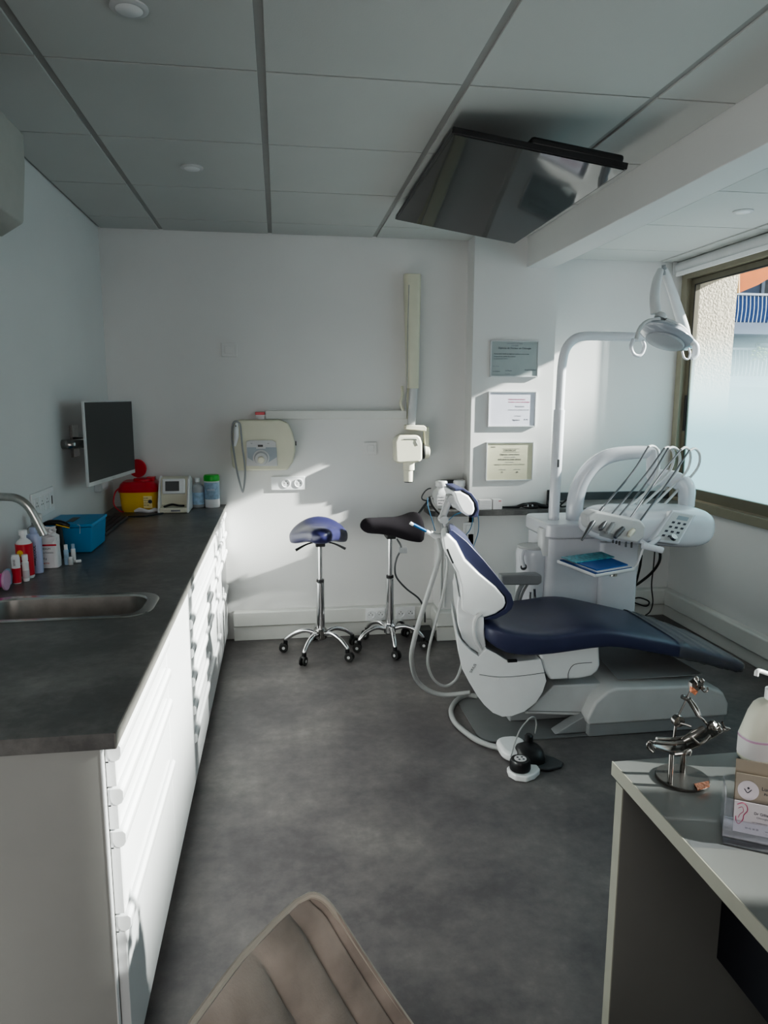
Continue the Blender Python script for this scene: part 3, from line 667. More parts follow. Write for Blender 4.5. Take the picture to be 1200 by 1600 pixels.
bm = B(); prism(bm, hd, 4.18, 4.285); hh = obj('tube_head', bm, 'creaml', t, bevel=.018, seg=4)
q0 = [(0.733,1.237), (0.807,1.236), (0.807,1.221), (0.819,1.198)]
bm = B(); tube(bm, [(p[0],4.178,p[1]) for p in q0], .0018, 6, 4); kid('moulding_line', bm, 'greyp', hh)
q = [(0.862,1.159), (0.906,1.155)]
bm = B(); lathe(bm, [(.048,0),(.048,.008)], (q[0][0]-.002,4.235,q[0][1]), 'x', 24); obj('joint_ring', bm, 'dgrey', t)
bm = B(); lathe(bm, [(.046,.008),(.045,.034),(.036,.040)], (q[0][0]-.002,4.235,q[0][1]), 'x', 24); obj('joint_cap', bm, 'creaml', t)
q = [(0.776,1.086), (0.776,1.047), (0.773,0.976)]
bm = B(); lathe(bm, [(.036,q[0][1]+.02),(.036,q[1][1]),(.030,q[1][1]-.004)], (q[0][0],4.235,0)); obj('collar', bm, 'creaml', t)
bm = B(); lathe(bm, [(.030,q[1][1]),(.029,q[2][1])], (q[2][0],4.235,0)); cn = obj('cone', bm, 'creaml', t)
bm = B(); lathe(bm, [(.025,q[2][1]),(.024,q[2][1]-.006)], (q[2][0],4.235,0)); kid('tip', bm, 'black', cn)

# ------------------------------------------------------------------ column: framed certificates
def diploma(x0, x1, z0, z1, pm, lab, lines):
    t = thing('framed_certificate', lab, 'certificate', ((x0+x1)/2, 4.15, (z0+z1)/2), 'framed certificates on the white column')
    Yf = 4.15
    bm = B(); w = .007
    box(bm, x0, x1, Yf-.016, Yf-.001, z1-w, z1); box(bm, x0, x1, Yf-.016, Yf-.001, z0, z0+w)
    box(bm, x0, x0+w, Yf-.016, Yf-.001, z0+w, z1-w); box(bm, x1-w, x1, Yf-.016, Yf-.001, z0+w, z1-w)
    obj('frame', bm, 'frame', t, bevel=.001)
    bm = B(); box(bm, x0+w, x1-w, Yf-.010, Yf-.002, z0+w, z1-w); p = obj('certificate_sheet', bm, pm, t)
    for (s, sz, fx, fz, mm, al) in lines:
        text(s, sz, face_y(x0+(x1-x0)*fx, Yf-.0106, z0+(z1-z0)*fz), mm, p, 'printed_line', al)
    return p
diploma(1.240, 1.537, 1.603, 1.815, 'certg', 'topmost framed certificate, grey-green with dense small print', [
 ('UNIVERSITE DE PARIS', .010, .5, .90, 'inkgrey', 'CENTER'), ('ACADEMIE', .009, .5, .84, 'inkgrey', 'CENTER'), ('Diplome de Docteur en Chirurgie', .0145, .5, .77, 'ink', 'CENTER'),
 ('Vu les textes relatifs aux diplomes nationaux et aux etudes', .009, .08, .62, 'ink', 'LEFT'), ('Vu les proces-verbaux des examens', .009, .08, .55, 'ink', 'LEFT'), ('Le diplome est confere', .009, .08, .49, 'inkgrey', 'LEFT'),
 ('Fait a Paris', .009, .06, .28, 'inkgrey', 'LEFT'), ('Le titulaire', .010, .06, .14, 'ink', 'LEFT'), ('Le Doyen', .010, .32, .16, 'ink', 'LEFT'), ('ENSEIGNEMENT', .010, .72, .18, 'ink', 'LEFT'), ('No 0042', .008, .32, .07, 'inkgrey', 'LEFT')])
diploma(1.235, 1.532, 1.308, 1.519, 'certw', 'middle framed certificate, white with pink and grey print at right', [
 ('FEDERATION NATIONALE', .009, .42, .76, 'inkpink', 'LEFT'), ('Formation continue odontologique', .0095, .42, .69, 'inkpink', 'LEFT'), ('Attestation', .013, .56, .56, 'inkgrey', 'LEFT'), ('est decernee au praticien ayant suivi', .009, .42, .47, 'inkgrey', 'LEFT'),
 ('Le President', .008, .56, .30, 'inkgrey', 'LEFT'), ('Signature', .012, .52, .18, 'ink', 'LEFT'), ('R. M.', .012, .76, .19, 'ink', 'LEFT')])
pp = diploma(1.230, 1.527, .982, 1.218, 'certy', 'lowest framed certificate, cream paper with centred black print', [
 ('Institut', .010, .10, .86, 'ink', 'LEFT'), ('CERTIFICAT', .015, .5, .76, 'ink', 'CENTER'), ('Diplome universitaire', .014, .5, .66, 'ink', 'CENTER'), ('attribue au candidat', .009, .5, .60, 'inkgrey', 'CENTER'), ('IMPLANTOLOGIE ORALE', .013, .5, .53, 'ink', 'CENTER'),
 ('pour la session', .009, .5, .47, 'inkgrey', 'CENTER'), ('organise par le centre de formation continue en dentisterie', .008, .5, .41, 'ink', 'CENTER'), ('Le Directeur', .009, .27, .28, 'inkgrey', 'LEFT'), ('Le President', .009, .58, .28, 'inkgrey', 'LEFT'), ('M', .014, .33, .20, 'ink', 'LEFT'), ('dR', .014, .64, .20, 'ink', 'LEFT')])
bm = B()
for (a,b,cc,d) in ((.34,.70,.735,.74),(.34,.70,.82,.825)): box(bm, 1.23+.297*a, 1.23+.297*b, 4.1392, 4.1398, .982+.236*cc, .982+.236*d)
kid('title_border', bm, 'ink', pp)
# ------------------------------------------------------------------ window-sill shelf
bm = B(); prism(bm, [(.885,4.299),(.885,4.12),(.905,4.09),(.93,4.08),(1.72,4.08),(1.95,4.12),(2.60,4.12),(2.60,4.449),(1.642,4.449),(1.642,4.148),(1.133,4.148),(1.133,4.299)], .778, .812, 'xy')
sh = tag(obj('shelf', bm, 'worktop', None, bevel=.003), 'dark grey shelf across the column below the certificates', 'shelf')
bm = B(); box(bm, 1.645, 2.60, 4.425, 4.449, .8122, .862); o = obj('upstand', bm, 'dgrey', None); o.parent = sh
SZ = .8126
def jar(x, y, lab):
    t = thing('plastic_jar', lab, 'jar', (x,y,SZ), 'white plastic jars on the shelf')
    bm = B(); loft(bm, [[(px_,py_,SZ+z) for px_,py_ in sell(x,y,hw,hw,24,e)] for z,hw,e in ((.001,.046,.5),(.01,.052,.5),(.085,.053,.5),(.105,.048,.6),(.118,.036,.9),(.128,.030,1),(.14,.030,1))]); obj('jar_body', bm, 'white', t)
    bm = B(); lathe(bm, [(.036,.134),(.038,.138),(.038,.162),(.034,.169),(0,.170)], (x,y,SZ), seg=28); obj('cap', bm, 'white', t)
    bm = B(); box(bm, x-.036, x+.036, y-.0545, y-.0535, SZ+.025, SZ+.085); l = obj('jar_label', bm, 'paper', t)
    for k, s in enumerate(('Poudre', 'prophylaxie', '300 g')): text(s, .012, face_y(x-.032, y-.0548, SZ+.07-k*.018), 'ink', l)
    return t
jar(.972, 4.20, 'left white plastic jar with screw cap at the shelf end')
jar(1.085, 4.205, 'right white plastic jar with screw cap behind the headrest')
bm = B(); box(bm, .985, 1.12, 4.262, 4.288, SZ+.0005, SZ+.165); tag(obj('dark_box', bm, 'dgrey', None, bevel=.004), 'dark grey box behind the two white jars', 'box')
for i, (xa, xb, h, lab) in enumerate(((1.182,1.262,.060,'left white folded paper stack on the shelf'), (1.268,1.325,.062,'right white card box with red mark on the shelf'))):
    t = thing('paper_box', lab, 'box', ((xa+xb)/2, 4.115, SZ), 'white boxes on the shelf')
    bm = B(); box(bm, xa, xb, 4.095, 4.142, SZ+.0006, SZ+h); obj('carton', bm, 'paper', t, bevel=.002)
    bm = B(); 
    if i: box(bm, xb-.022, xb-.006, 4.0942, 4.095, SZ+h-.012, SZ+h-.008)
    else:
        for k in range(5): box(bm, xa+.004, xb-.004, 4.0942, 4.095, SZ+.008+k*.010, SZ+.0088+k*.010)
    obj('printed_mark', bm, 'red' if i else 'inkgrey', t)
t = thing('camera_cable', 'black coiled cable and connector lying on the shelf', 'cable', (1.5, 4.11, SZ))
bm = B(); tube(bm, [(1.335,4.115,SZ+.010),(1.41,4.115,SZ+.010),(1.44,4.115,SZ+.012)], [.007,.008,.010], 8, 4); obj('plug', bm, 'black', t)
bm = B(); tube(bm, [(1.43,4.115,SZ+.012),(1.47,4.11,SZ+.026),(1.51,4.115,SZ+.02),(1.55,4.10,SZ+.012),(1.50,4.105,SZ+.010),(1.46,4.12,SZ+.02),(1.53,4.11,SZ+.03),(1.58,4.11,SZ+.018),(1.62,4.105,SZ+.010),(1.57,4.12,SZ+.012),(1.50,4.10,SZ+.02)], .010, 8, 6); obj('coil', bm, 'black', t)
bm = B()
for x_ in (1.487,1.515): lathe(bm, [(.007,0),(.005,-.003)], (x_,4.089,SZ+.02), 'y', 10)
obj('button', bm, 'chrome', t)
t = thing('card_reader', 'small black device standing on the shelf right of the column', 'device', (1.70, 4.16, SZ))
q = [(1.625,0.922), (1.674,0.922), (1.682,0.829), (1.628,0.830)]
bm = B(); box(bm, q[0][0], q[1][0], 4.13, 4.145, SZ+.045, q[0][1]); obj('body', bm, 'black', t, bevel=.003)
bm = B(); box(bm, q[0][0]+.022, q[1][0]-.010, 4.1285, 4.1305, SZ+.085, q[0][1]-.012); obj('display', bm, 'paper', t)
bm = B(); box(bm, q[0][0]-.001, q[1][0]+.03, 4.125, 4.146, SZ+.0005, SZ+.046); obj('base', bm, 'dgrey', t, bevel=.004)
bm = B(); tube(bm, [(q[0][0]+.01,4.12,SZ+.02),(q[0][0]+.05,4.12,SZ+.045),(q[0][0]+.09,4.12,SZ+.03),(q[0][0]+.12,4.12,SZ+.05),(q[0][0]+.08,4.12,SZ+.01),(q[0][0]+.13,4.12,SZ+.008)], .005, 8, 5); obj('cord', bm, 'rubber', t)
t = thing('wall_socket', 'white socket on the low wall behind the grey hose', 'socket', (.99, 4.15, .68))
bm = B(); box(bm, .965, 1.04, 4.140, 4.15, .645, .725); obj('plate', bm, 'white', t, bevel=.003)
bm = B(); box(bm, .99, 1.02, 4.136, 4.141, .67, .70); obj('insert', bm, 'dgrey', t, bevel=.002)
t = thing('wall_socket', 'white socket with raised flap on the low wall behind the backrest top', 'socket', (1.12, 4.15, .70))
bm = B(); box(bm, 1.10, 1.17, 4.140, 4.15, .655, .73); obj('plate', bm, 'white', t, bevel=.003)
bm = B(); box(bm, 1.115, 1.155, 4.130, 4.141, .67, .715); obj('flap', bm, 'white', t, bevel=.003)
# pipes running down the ledge
for x_, nm in ((.962,'left'),(.985,'right')):
    bm = B(); tube(bm, [(x_,4.138,.20),(x_,4.138,.64)], .007, 8, 0); tag(obj('wall_pipe', bm, 'wall', None), nm+' thin white pipe running down the low wall to the skirting', 'pipe')

# ------------------------------------------------------------------ stools
def stool(lab, seatm, H, cx, cy, seat_rot, base_rot, name='saddle_stool', cats='stool', R0=.21, paddles=True):
    t = thing(name, lab, cats, (0,0,0))
    # saddle seat, local y: -=front(nose) +=rear
    bm = B(); secs = []
    n = 15
    for i in range(n):
        s = i/(n-1); y = -.185+.37*s
        w = .055+(.185-.055)*(3*s*s-2*s**3) if True else 0
        e = 1.0
        if s < .12: e = math.sqrt(max(0.02, 1-((.12-s)/.12)**2))
        if s > .86: e = math.sqrt(max(0.02, 1-((s-.86)/.14)**2))
        zc = H-.035+.012*(1-s)+.055*max(0,(s-.55)/.45)**2
        droop = .006+.070*s
        th = .040*e+.004
        w *= e*.95+.05
        ring = []
        for k in range(24):
            a = 2*pi*k/24; u = w*math.copysign(abs(math.cos(a))**.8, math.cos(a)); v = th*math.copysign(abs(math.sin(a))**.8, math.sin(a))
            ring.append((u, y, zc+v-droop*(u/.185)**2*1.1-(.030 if v < 0 else 0)*min(1,abs(u)/.12)*s))
        secs.append(ring)
    loft(bm, secs); 
    bmesh.ops.rotate(bm, verts=bm.verts, cent=(0,0,0), matrix=Matrix.Rotation(seat_rot,3,'Z'))
    obj('seat', bm, seatm, t, sub=1)
    bm = B(); box(bm, -.028, .028, -.05, .06, H-.105, H-.055); obj('tilt_mechanism', bm, 'black', t, bevel=.006)
    if paddles:
        for sx in (-1, 1):
            bm = B(); tube(bm, [(sx*.02,-.03,H-.075),(sx*.08,-.06,H-.085),(sx*.14,-.08,H-.112)], [.004,.005,.008], 8, 4); obj('lever', bm, 'black', t)
    bm = B(); lathe(bm, [(.013,.40),(.013,H-.10)], (0,0,0), seg=20); obj('gas_piston', bm, 'chrome', t)
    bm = B(); lathe(bm, [(.024,.12),(.024,.425),(.020,.43),(.020,.445)], (0,0,0), seg=24); cc = obj('column', bm, 'chrome', t)
    bm = B(); lathe(bm, [(.022,.428),(.022,.444),(.016,.446)], (0,0,0), seg=20); obj('collar', bm, 'black', t)
    bm = B(); lathe(bm, [(.024,.085),(.036,.095),(.038,.14),(.030,.15)], (0,0,0), seg=24); obj('hub', bm, 'chrome' if not paddles else 'dsteel', t)
    for k in range(5):
        a = base_rot+2*pi*k/5; d = Vector((math.cos(a), math.sin(a), 0))
        bm = B(); tube(bm, [d*.03+Vector((0,0,.12)), d*.09+Vector((0,0,.135)), d*.155+Vector((0,0,.115)), d*(R0-.008)+Vector((0,0,.082)), d*R0+Vector((0,0,.070))], [.013,.014,.013,.012,.011], 10, 4)
        lg = obj('leg', bm, 'chrome', t)
        ca = a+random.uniform(-.8,.8); w = Vector((math.cos(ca), math.sin(ca), 0)); ax = Vector((-w.y, w.x, 0))
        c = d*R0+w*.012+Vector((0,0,.0275))
        bm = B(); tube(bm, [d*R0+Vector((0,0,.048)), d*R0+Vector((0,0,.074))], .013, 10, 0)
        tube(bm, [c-ax*.009+Vector((0,0,.018)), c+ax*.009+Vector((0,0,.018))], .011, 8, 0)
        cs = kid('caster', bm, 'black', lg)
        for sgn in (-1, 1):
            bm = B(); tube(bm, [c+ax*sgn*.006, c+ax*sgn*.017], .0265, 18, 0); cs_w = kid('wheel', bm, 'rubber', lg, bevel=.003)
            bm = B(); tube(bm, [c+ax*sgn*.0165, c+ax*sgn*.0185], .009, 12, 0); kid('wheel_cap', bm, 'lgrey', lg)
    t.location = (cx, cy, 0)
    t['_w'] = (0,0,0)
    return t
stool('rolling saddle stool with glossy navy blue seat and chrome base', 'bluest', .748, .217, 3.99, R(0), R(168))
stool('rolling saddle stool with matt black seat, behind the dental chair', 'fabric', .775, .63, 4.03, R(-78), R(270), paddles=False, R0=.20)
# seat cables on the rear stool side
t = thing('foot_control_cable', 'dark grey cord hanging from the black stool to a floor box', 'cord', (.75, 4.1, .03))
bm = B(); tube(bm, [(0.665,4.000,0.668), (0.688,3.980,0.618), (0.662,3.980,0.558), (0.651,3.980,0.497), (0.665,3.990,0.436), (0.728,4.020,0.360), (0.812,4.050,0.285), (0.859,4.120,0.186), (0.872,4.160,0.103)], .0055, 8, 6); obj('cord', bm, 'dgrey', t)
bm = B(); q = [(0.675,3.970,0.620), (0.721,3.970,0.589)]; box(bm, q[0][0], q[1][0], 3.96, 3.985, q[1][2], q[0][2]); obj('clip', bm, 'greyp', t, bevel=.003)
bm = B(); box(bm, .80, .91, 4.10, 4.20, .001, .07); obj('box', bm, 'dgrey', t, bevel=.004)
bm = B(); tube(bm, [(0.826,4.170,0.784), (0.855,4.180,0.821), (0.889,4.190,0.858), (0.918,4.200,0.872)], .007, 8, 4)
tube(bm, [(0.893,4.190,0.858), (0.857,4.190,0.867), (0.849,4.190,0.886), (0.868,4.190,0.918), (0.890,4.200,0.932), (0.908,4.210,0.934)], .004, 8, 5); tag(obj('hook_arm', bm, 'dgrey', None), 'thin black hooked rod between the black stool and the white jars', 'rod')
bm = B(); tube(bm, [(0.874,4.070,0.903), (0.887,4.070,0.860), (0.918,4.070,0.818), (0.954,4.070,0.786)], .010, 8, 4); tag(obj('black_hose', bm, 'rubber', None), 'short thick black hose hanging over the shelf end', 'hose')

# ------------------------------------------------------------------ dental chair
t = thing('dental_chair', 'navy blue dental chair with white body and wide grey base', 'dental chair', (1.4, 3.04, 0))
DC = t
def taper(bm):
    for v in bm.verts:
        if v.co.y > 3.0:
            v.co.y -= .26*max(0, min(1, (v.co.z-.62)/.28)); v.co.x += .085*max(0, min(1, (.90-v.co.x)/.10))*(v.co.y-2.83)/.42
# seat cushion
st = [ # x, ztop, zbot, ynear, yfar
 (.845,.500,.475,2.86,3.24),(.86,.522,.452,2.81,3.29),(.90,.527,.415,2.785,3.31),(.97,.502,.380,2.775,3.325),(1.10,.480,.380,2.77,3.33),(1.20,.486,.388,2.77,3.33),(1.32,.503,.400,2.77,3.33),(1.40,.496,.406,2.77,3.33),(1.48,.476,.396,2.772,3.328),
 (1.60,.447,.368,2.775,3.32),(1.75,.410,.333,2.78,3.31),(1.88,.368,.298,2.785,3.29),(2.00,.322,.262,2.79,3.26),(2.06,.298,.248,2.80,3.23),(2.095,.280,.246,2.83,3.19),(2.105,.268,.25,2.87,3.13)]
def seatsec(x, zt, zb, ya, yb, e=.32, g=0.):
    zc = (zt+zb)/2; return [(x, p[0], p[1]) for p in sell((ya+yb)/2, zc, (yb-ya)/2+g, (zt-zb)/2+g, 32, e)]
bm = B(); loft(bm, [seatsec(*s) for s in st]); obj('seat_cushion', bm, 'blue', t, sub=1)
# plastic sleeve over the foot end
bm = B()
def lerp_st(x):
    for a, b in zip(st, st[1:]):
        if a[0] <= x <= b[0]:
            f = (x-a[0])/(b[0]-a[0]); return tuple(a[i]+(b[i]-a[i])*f for i in range(5))
    return st[-1]
secs = []
for k in range(26):
    x = 1.735+.37*k/25; s = lerp_st(min(x, 2.104)); s = (x,)+s[1:]
    wob = .0016*math.sin(k*2.3)+.0016*math.sin(k*5.1)
    secs.append(seatsec(*s, g=.0045+wob))
secs.append([(2.113, (p[1]-3.04)*.9+3.04, (p[2]-.26)*.6+.26) for p in secs[-1]])
loft(bm, secs); obj('plastic_sleeve', bm, 'sleeve', t)
# backrest
cush = [(0.691,0.925), (0.696,0.939), (0.710,0.936), (0.772,0.885), (0.849,0.802), (0.926,0.709), (0.973,0.648), (0.986,0.607), (0.976,0.582), (0.953,0.562), (0.908,0.541), (0.856,0.538), (0.856,0.546), (0.907,0.561), (0.947,0.586), (0.954,0.611), (0.948,0.640), (0.903,0.687), (0.828,0.749), (0.765,0.813)]
bm = B(); prism(bm, cush, 2.84, 3.25); taper(bm); obj('backrest_cushion', bm, 'blue', t, bevel=.006, seg=3)
shell = [(0.658,0.909), (0.683,0.927), (0.722,0.888), (0.762,0.812), (0.825,0.749), (0.900,0.687), (0.939,0.640), (0.945,0.614), (0.937,0.592), (0.901,0.568), (0.853,0.553), (0.796,0.558), (0.747,0.594), (0.743,0.693), (0.725,0.755), (0.685,0.826), (0.665,0.862)]
bm = B(); prism(bm, shell, 2.825, 3.255); taper(bm); bs = obj('backrest_shell', bm, 'white', t, bevel=.015, seg=4)
bm = B(); q = [(0.681,2.815,0.861), (0.692,2.815,0.833), (0.707,2.815,0.800)]; tube(bm, q, .004, 8, 3); kid('slot', bm, 'black', bs)
# headrest + double-jointed arm
bm = B(); prism(bm, [(0.741,1.086), (0.769,1.091), (0.806,1.068), (0.829,1.037), (0.839,1.004), (0.825,0.979), (0.808,0.971), (0.840,0.973), (0.847,1.004), (0.841,1.040), (0.814,1.077), (0.774,1.099), (0.735,1.100)], 2.93, 3.11)
obj('headrest_cushion', bm, 'blue', t, bevel=.004, seg=3)
bm = B(); prism(bm, [(0.727,1.088), (0.761,1.087), (0.798,1.067), (0.821,1.036), (0.827,1.005), (0.817,0.983), (0.794,0.978), (0.768,0.996), (0.745,1.038)], 2.925, 3.115); obj('headrest_shell', bm, 'white', t, bevel=.010, seg=4)
bm = B(); q = [(0.730,2.985,1.048), (0.700,2.985,0.958), (0.727,3.000,0.898)]
tube(bm, q[:2], .013, 10, 0); tube(bm, q[1:], .008, 10, 0); tube(bm, [(0.709,2.970,1.053), (0.679,2.970,0.961)], .004, 8, 0)
for p in q[:2]: tube(bm, [(p[0],2.955,p[2]),(p[0],3.01,p[2])], .018, 14, 0)
obj('headrest_arm', bm, 'lgrey', t)
bm = B(); box(bm, q[0][0]-.006, q[0][0]+.03, 2.98, 3.05, q[0][2]-.012, q[0][2]+.012); obj('headrest_bracket', bm, 'greyp', t, bevel=.003)
# hinge and side block
bm = B(); prism(bm, [(0.735,0.657), (0.775,0.613), (0.824,0.583), (0.850,0.559), (0.855,0.482), (0.865,0.409), (0.837,0.390), (0.791,0.422), (0.756,0.463), (0.735,0.530), (0.731,0.601)], 2.83, 3.25); taper(bm); obj('hinge_cover', bm, 'white', t, bevel=.012, seg=3)
bm = B(); tube(bm, [(0.836,2.822,0.576), (0.814,2.822,0.555), (0.806,2.822,0.515), (0.813,2.822,0.464), (0.840,2.822,0.411)], .010, 8, 5); obj('hinge_band', bm, 'lgrey', t)
body = [(0.725,0.498), (0.749,0.457), (0.789,0.416), (0.823,0.391), (0.856,0.424), (0.899,0.401), (0.963,0.358), (1.101,0.365), (1.117,0.317), (1.131,0.264), (1.116,0.212), (1.088,0.166), (1.037,0.128), (0.980,0.110), (0.936,0.110), (0.893,0.131), (0.854,0.169), (0.822,0.212), (0.783,0.278), (0.751,0.340), (0.730,0.427)]
bm = B(); prism(bm, body, 2.80, 3.28); taper(bm); bd = obj('body_shell', bm, 'white', t, bevel=.02, seg=4)
bm = B(); tube(bm, [(0.827,2.797,0.311), (0.915,2.797,0.295), (1.016,2.797,0.295), (1.123,2.797,0.304)], .0012, 6, 4); kid('seam_line', bm, 'dgrey', bd)
bm = B(); lathe(bm, [(.007,0),(.006,-.004)], [(0.914,2.800,0.282)][0], 'y', 12); kid('screw_cap', bm, 'white', bd)
text('SIRIUS', .016, Matrix.Translation([(0.792,2.795,0.320)][0]) @ Matrix.Rotation(R(-62),4,'Y') @ Matrix.Rotation(pi/2,4,'X') , 'dgrey', bd)
bm = B(); prism(bm, [(1.098,0.390), (1.372,0.420), (1.381,0.317), (1.371,0.288), (1.342,0.268), (1.286,0.260), (1.153,0.261), (1.121,0.313)], 2.81, 3.27); us = obj('underseat_cover', bm, 'white', t, bevel=.012, seg=3)
bm = B(); tube(bm, [(1.234,2.808,0.260), (1.233,2.808,0.290), (1.246,2.808,0.319), (1.272,2.808,0.332), (1.340,2.808,0.334)], .0012, 6, 5); kid('seam_line', bm, 'dgrey', us)
bm = B(); box(bm, .945, .985, 2.772, 2.785, .368, .378); obj('seat_clip', bm, 'black', t)
# lower swing beam
bm = B(); prism(bm, [(1.053,0.096), (1.184,0.223), (1.452,0.217), (1.410,0.152), (1.338,0.068)], 2.84, 3.24); lb = obj('lower_beam', bm, 'lgrey', t, bevel=.008, seg=3)
bm = B(); tube(bm, [(1.057,2.838,0.112), (1.337,2.838,0.088)], .0012, 6, 0); kid('seam_line', bm, 'dgrey', lb)
# floor base
nb = [(1.290,0.079), (1.328,0.151), (1.384,0.210), (1.434,0.219), (1.900,0.197), (1.963,0.153), (1.981,0.027), (1.713,0.029), (1.352,0.039)]
bm = B()
A = [(1.31,.085),(1.345,.165),(1.40,.212),(1.44,.225),(1.86,.213),(1.955,.175),(1.985,.12),(1.985,.06),(1.32,.06)]
C = [(1.36,.095),(1.39,.175),(1.44,.222),(1.48,.238),(1.78,.232),(1.90,.19),(1.95,.12),(1.95,.06),(1.36,.06)]
loft(bm, [[(x,2.765,z) for x,z in A], [(x,2.80,z+.006 if z > .07 else z) for x,z in A], [(x,3.22,z) for x,z in C], [(x,3.27,z-.01 if z > .07 else z) for x,z in C]])
bc = obj('base_cover', bm, 'lgrey', t, bevel=.012, seg=3)
bm = B(); prism(bm, [(1.47,2.81),(1.83,2.81),(1.90,2.86),(1.86,3.20),(1.52,3.22)], .2455, .2475, 'xy')
for v in bm.verts: v.co.z += -.012*max(0,(v.co.x-1.83))/.07*1.2
kid('smoked_top_cover', bm, mat('smoked_cover', (.42,.425,.43), .35), bc, bevel=.001)
bm = B(); box(bm, 1.325, 1.978, 2.775, 3.25, .001, .062); obj('base_plinth', bm, 'greyp', t, bevel=.006)
bm = B(); prism(bm, rrect(.84, 1.40, 2.78, 3.26, .08), .0006, .008, 'xy'); obj('floor_plate', bm, 'plate', t, bevel=.003)
bm = B(); prism(bm, [(1.18,.01),(1.34,.01),(1.34,.10),(1.28,.07)], 2.80, 2.86); obj('base_foot', bm, 'greyp', t, bevel=.005)
bm = B(); box(bm, 1.02, 1.34, 2.95, 3.15, .008, .14); obj('lift_link', bm, 'greyp', t, bevel=.01)
# armrest on the far side
bm = B(); q = [(1.096,0.593), (1.301,0.593), (1.315,0.582), (1.316,0.545), (1.296,0.535), (1.104,0.542)]; prism(bm, q, 3.37, 3.43); ar = obj('armrest', bm, 'greyp', t, bevel=.010, seg=3)
bm = B(); tube(bm, [(1.227,3.400,0.545), (1.194,3.380,0.500), (1.176,3.360,0.446), (1.168,3.330,0.381)], .012, 10, 4); tube(bm, [(1.254,3.400,0.544), (1.212,3.380,0.483), (1.194,3.360,0.422), (1.182,3.330,0.371)], .007, 10, 4); kid('armrest_post', bm, 'greyp', ar)

# suction / assistant holder with hoses
t = thing('suction_hose', 'thick grey suction hose with a blue tip looping down beside the backrest', 'hose', (.74, 3.0, 1.0))
bm = B(); tube(bm, [(0.669,2.970,0.891), (0.681,2.970,0.850), (0.685,2.970,0.804), (0.668,2.970,0.736), (0.640,2.980,0.633), (0.611,3.000,0.519), (0.588,3.040,0.392), (0.588,3.100,0.278), (0.630,3.200,0.140), (0.692,3.220,0.069), (0.779,3.220,0.038), (0.897,3.180,0.061)], .0115, 10, 6); obj('tube', bm, 'hose', t)
bm = B(); tube(bm, [(0.638,2.960,0.905), (0.669,2.970,0.885), (0.700,2.980,0.888)], [.010,.014,.012], 10, 4); tube(bm, [(0.700,2.980,0.888), (0.732,2.970,0.889)], .010, 8, 0); obj('holder', bm, 'lgrey', t)
bm = B(); tube(bm, [(0.560,2.950,0.945), (0.620,2.955,0.912)], .0065, 10, 0); obj('blue_tip', bm, mat('tip_blue', (.01,.09,.24), .4), t)
bm = B(); tube(bm, [(0.548,2.950,0.951), (0.562,2.950,0.942)], .0068, 10, 0); tube(bm, [(0.620,2.955,0.912), (0.641,2.960,0.899)], .008, 10, 0); obj('tip_collar', bm, 'white', t)
bm = B(); tube(bm, [(0.699,2.900,0.814), (0.703,2.900,0.780), (0.698,2.900,0.710), (0.685,2.920,0.604), (0.671,2.980,0.484), (0.659,3.050,0.339), (0.663,3.080,0.250), (0.701,3.120,0.163), (0.759,3.140,0.119), (0.812,3.140,0.148), (0.833,3.120,0.226), (0.833,3.100,0.297)], .0065, 8, 6)
tag(obj('thin_hose', bm, 'hose', None), 'thin grey hose looping beside the thick suction hose', 'hose')
bm = B(); tube(bm, [(0.948,3.230,0.016), (0.895,3.250,0.014), (0.827,3.191,0.014), (0.778,3.083,0.014), (0.770,2.962,0.014), (0.804,2.833,0.014), (0.852,2.750,0.014), (0.917,2.688,0.018)], .0125, 10, 6)
tag(obj('floor_hose', bm, 'hose', None), 'thick grey hose curving over the floor to the foot pedal', 'hose')
for k, (ps, lab) in enumerate((([(1.163,4.060,0.806), (1.166,4.040,0.752), (1.161,4.030,0.687), (1.143,4.030,0.626), (1.131,4.040,0.585)], 'outer thin blue tube hanging from the shelf behind the backrest'), ([(1.131,4.060,0.792), (1.127,4.040,0.752), (1.110,4.030,0.704), (1.079,4.030,0.666)], 'inner thin blue tube hanging from the shelf near the flap socket'), ([(1.068,4.060,0.808), (1.019,4.050,0.792), (0.981,4.050,0.758), (0.966,4.050,0.727)], 'thin blue tube looping left below the headrest'), ([(0.857,4.060,0.897), (0.857,4.040,0.846), (0.881,4.040,0.769), (0.902,4.040,0.700)], 'thin blue tube hanging left of the shelf end'))):
    bm = B(); tube(bm, ps, .0026, 6, 6); tag(obj('air_tube', bm, mat('tube_blue%d' % k, (.05,.17,.30), .4), None), lab, 'tube')

# foot pedal
t = thing('foot_pedal', 'white and black dental foot control with a wire hoop on the floor', 'foot pedal', (.93, 2.6, 0))
bm = B(); prism(bm, [(0.900,0.031), (0.902,0.059), (0.920,0.086), (0.955,0.104), (0.994,0.107), (1.028,0.090), (1.040,0.066), (1.009,0.011), (0.954,-0.005), (0.920,0.006)] if False else rrect(.885,1.01,2.60,2.76,.05), .001, .045, 'xy'); obj('rear_housing', bm, 'white', t, bevel=.018, seg=4)
bm = B(); prism(bm, [(.868,2.50),(.885,2.465),(.925,2.448),(.965,2.465),(1.0,2.50),(1.0,2.535),(.965,2.545),(.90,2.555),(.872,2.535)], .001, .028, 'xy'); obj('front_pad', bm, 'white', t, bevel=.008, seg=3)
bm = B(); lathe(bm, [(.040,0),(.042,.006),(.041,.034),(.036,.042)], (.918,2.508,.030), seg=28); kn = obj('selector_knob', bm, 'black', t)
bm = B(); lathe(bm, [(.024,0),(.024,.002)], (.918,2.508,.0722), seg=24); kf = kid('knob_face', bm, 'paper', kn)
bm = B()
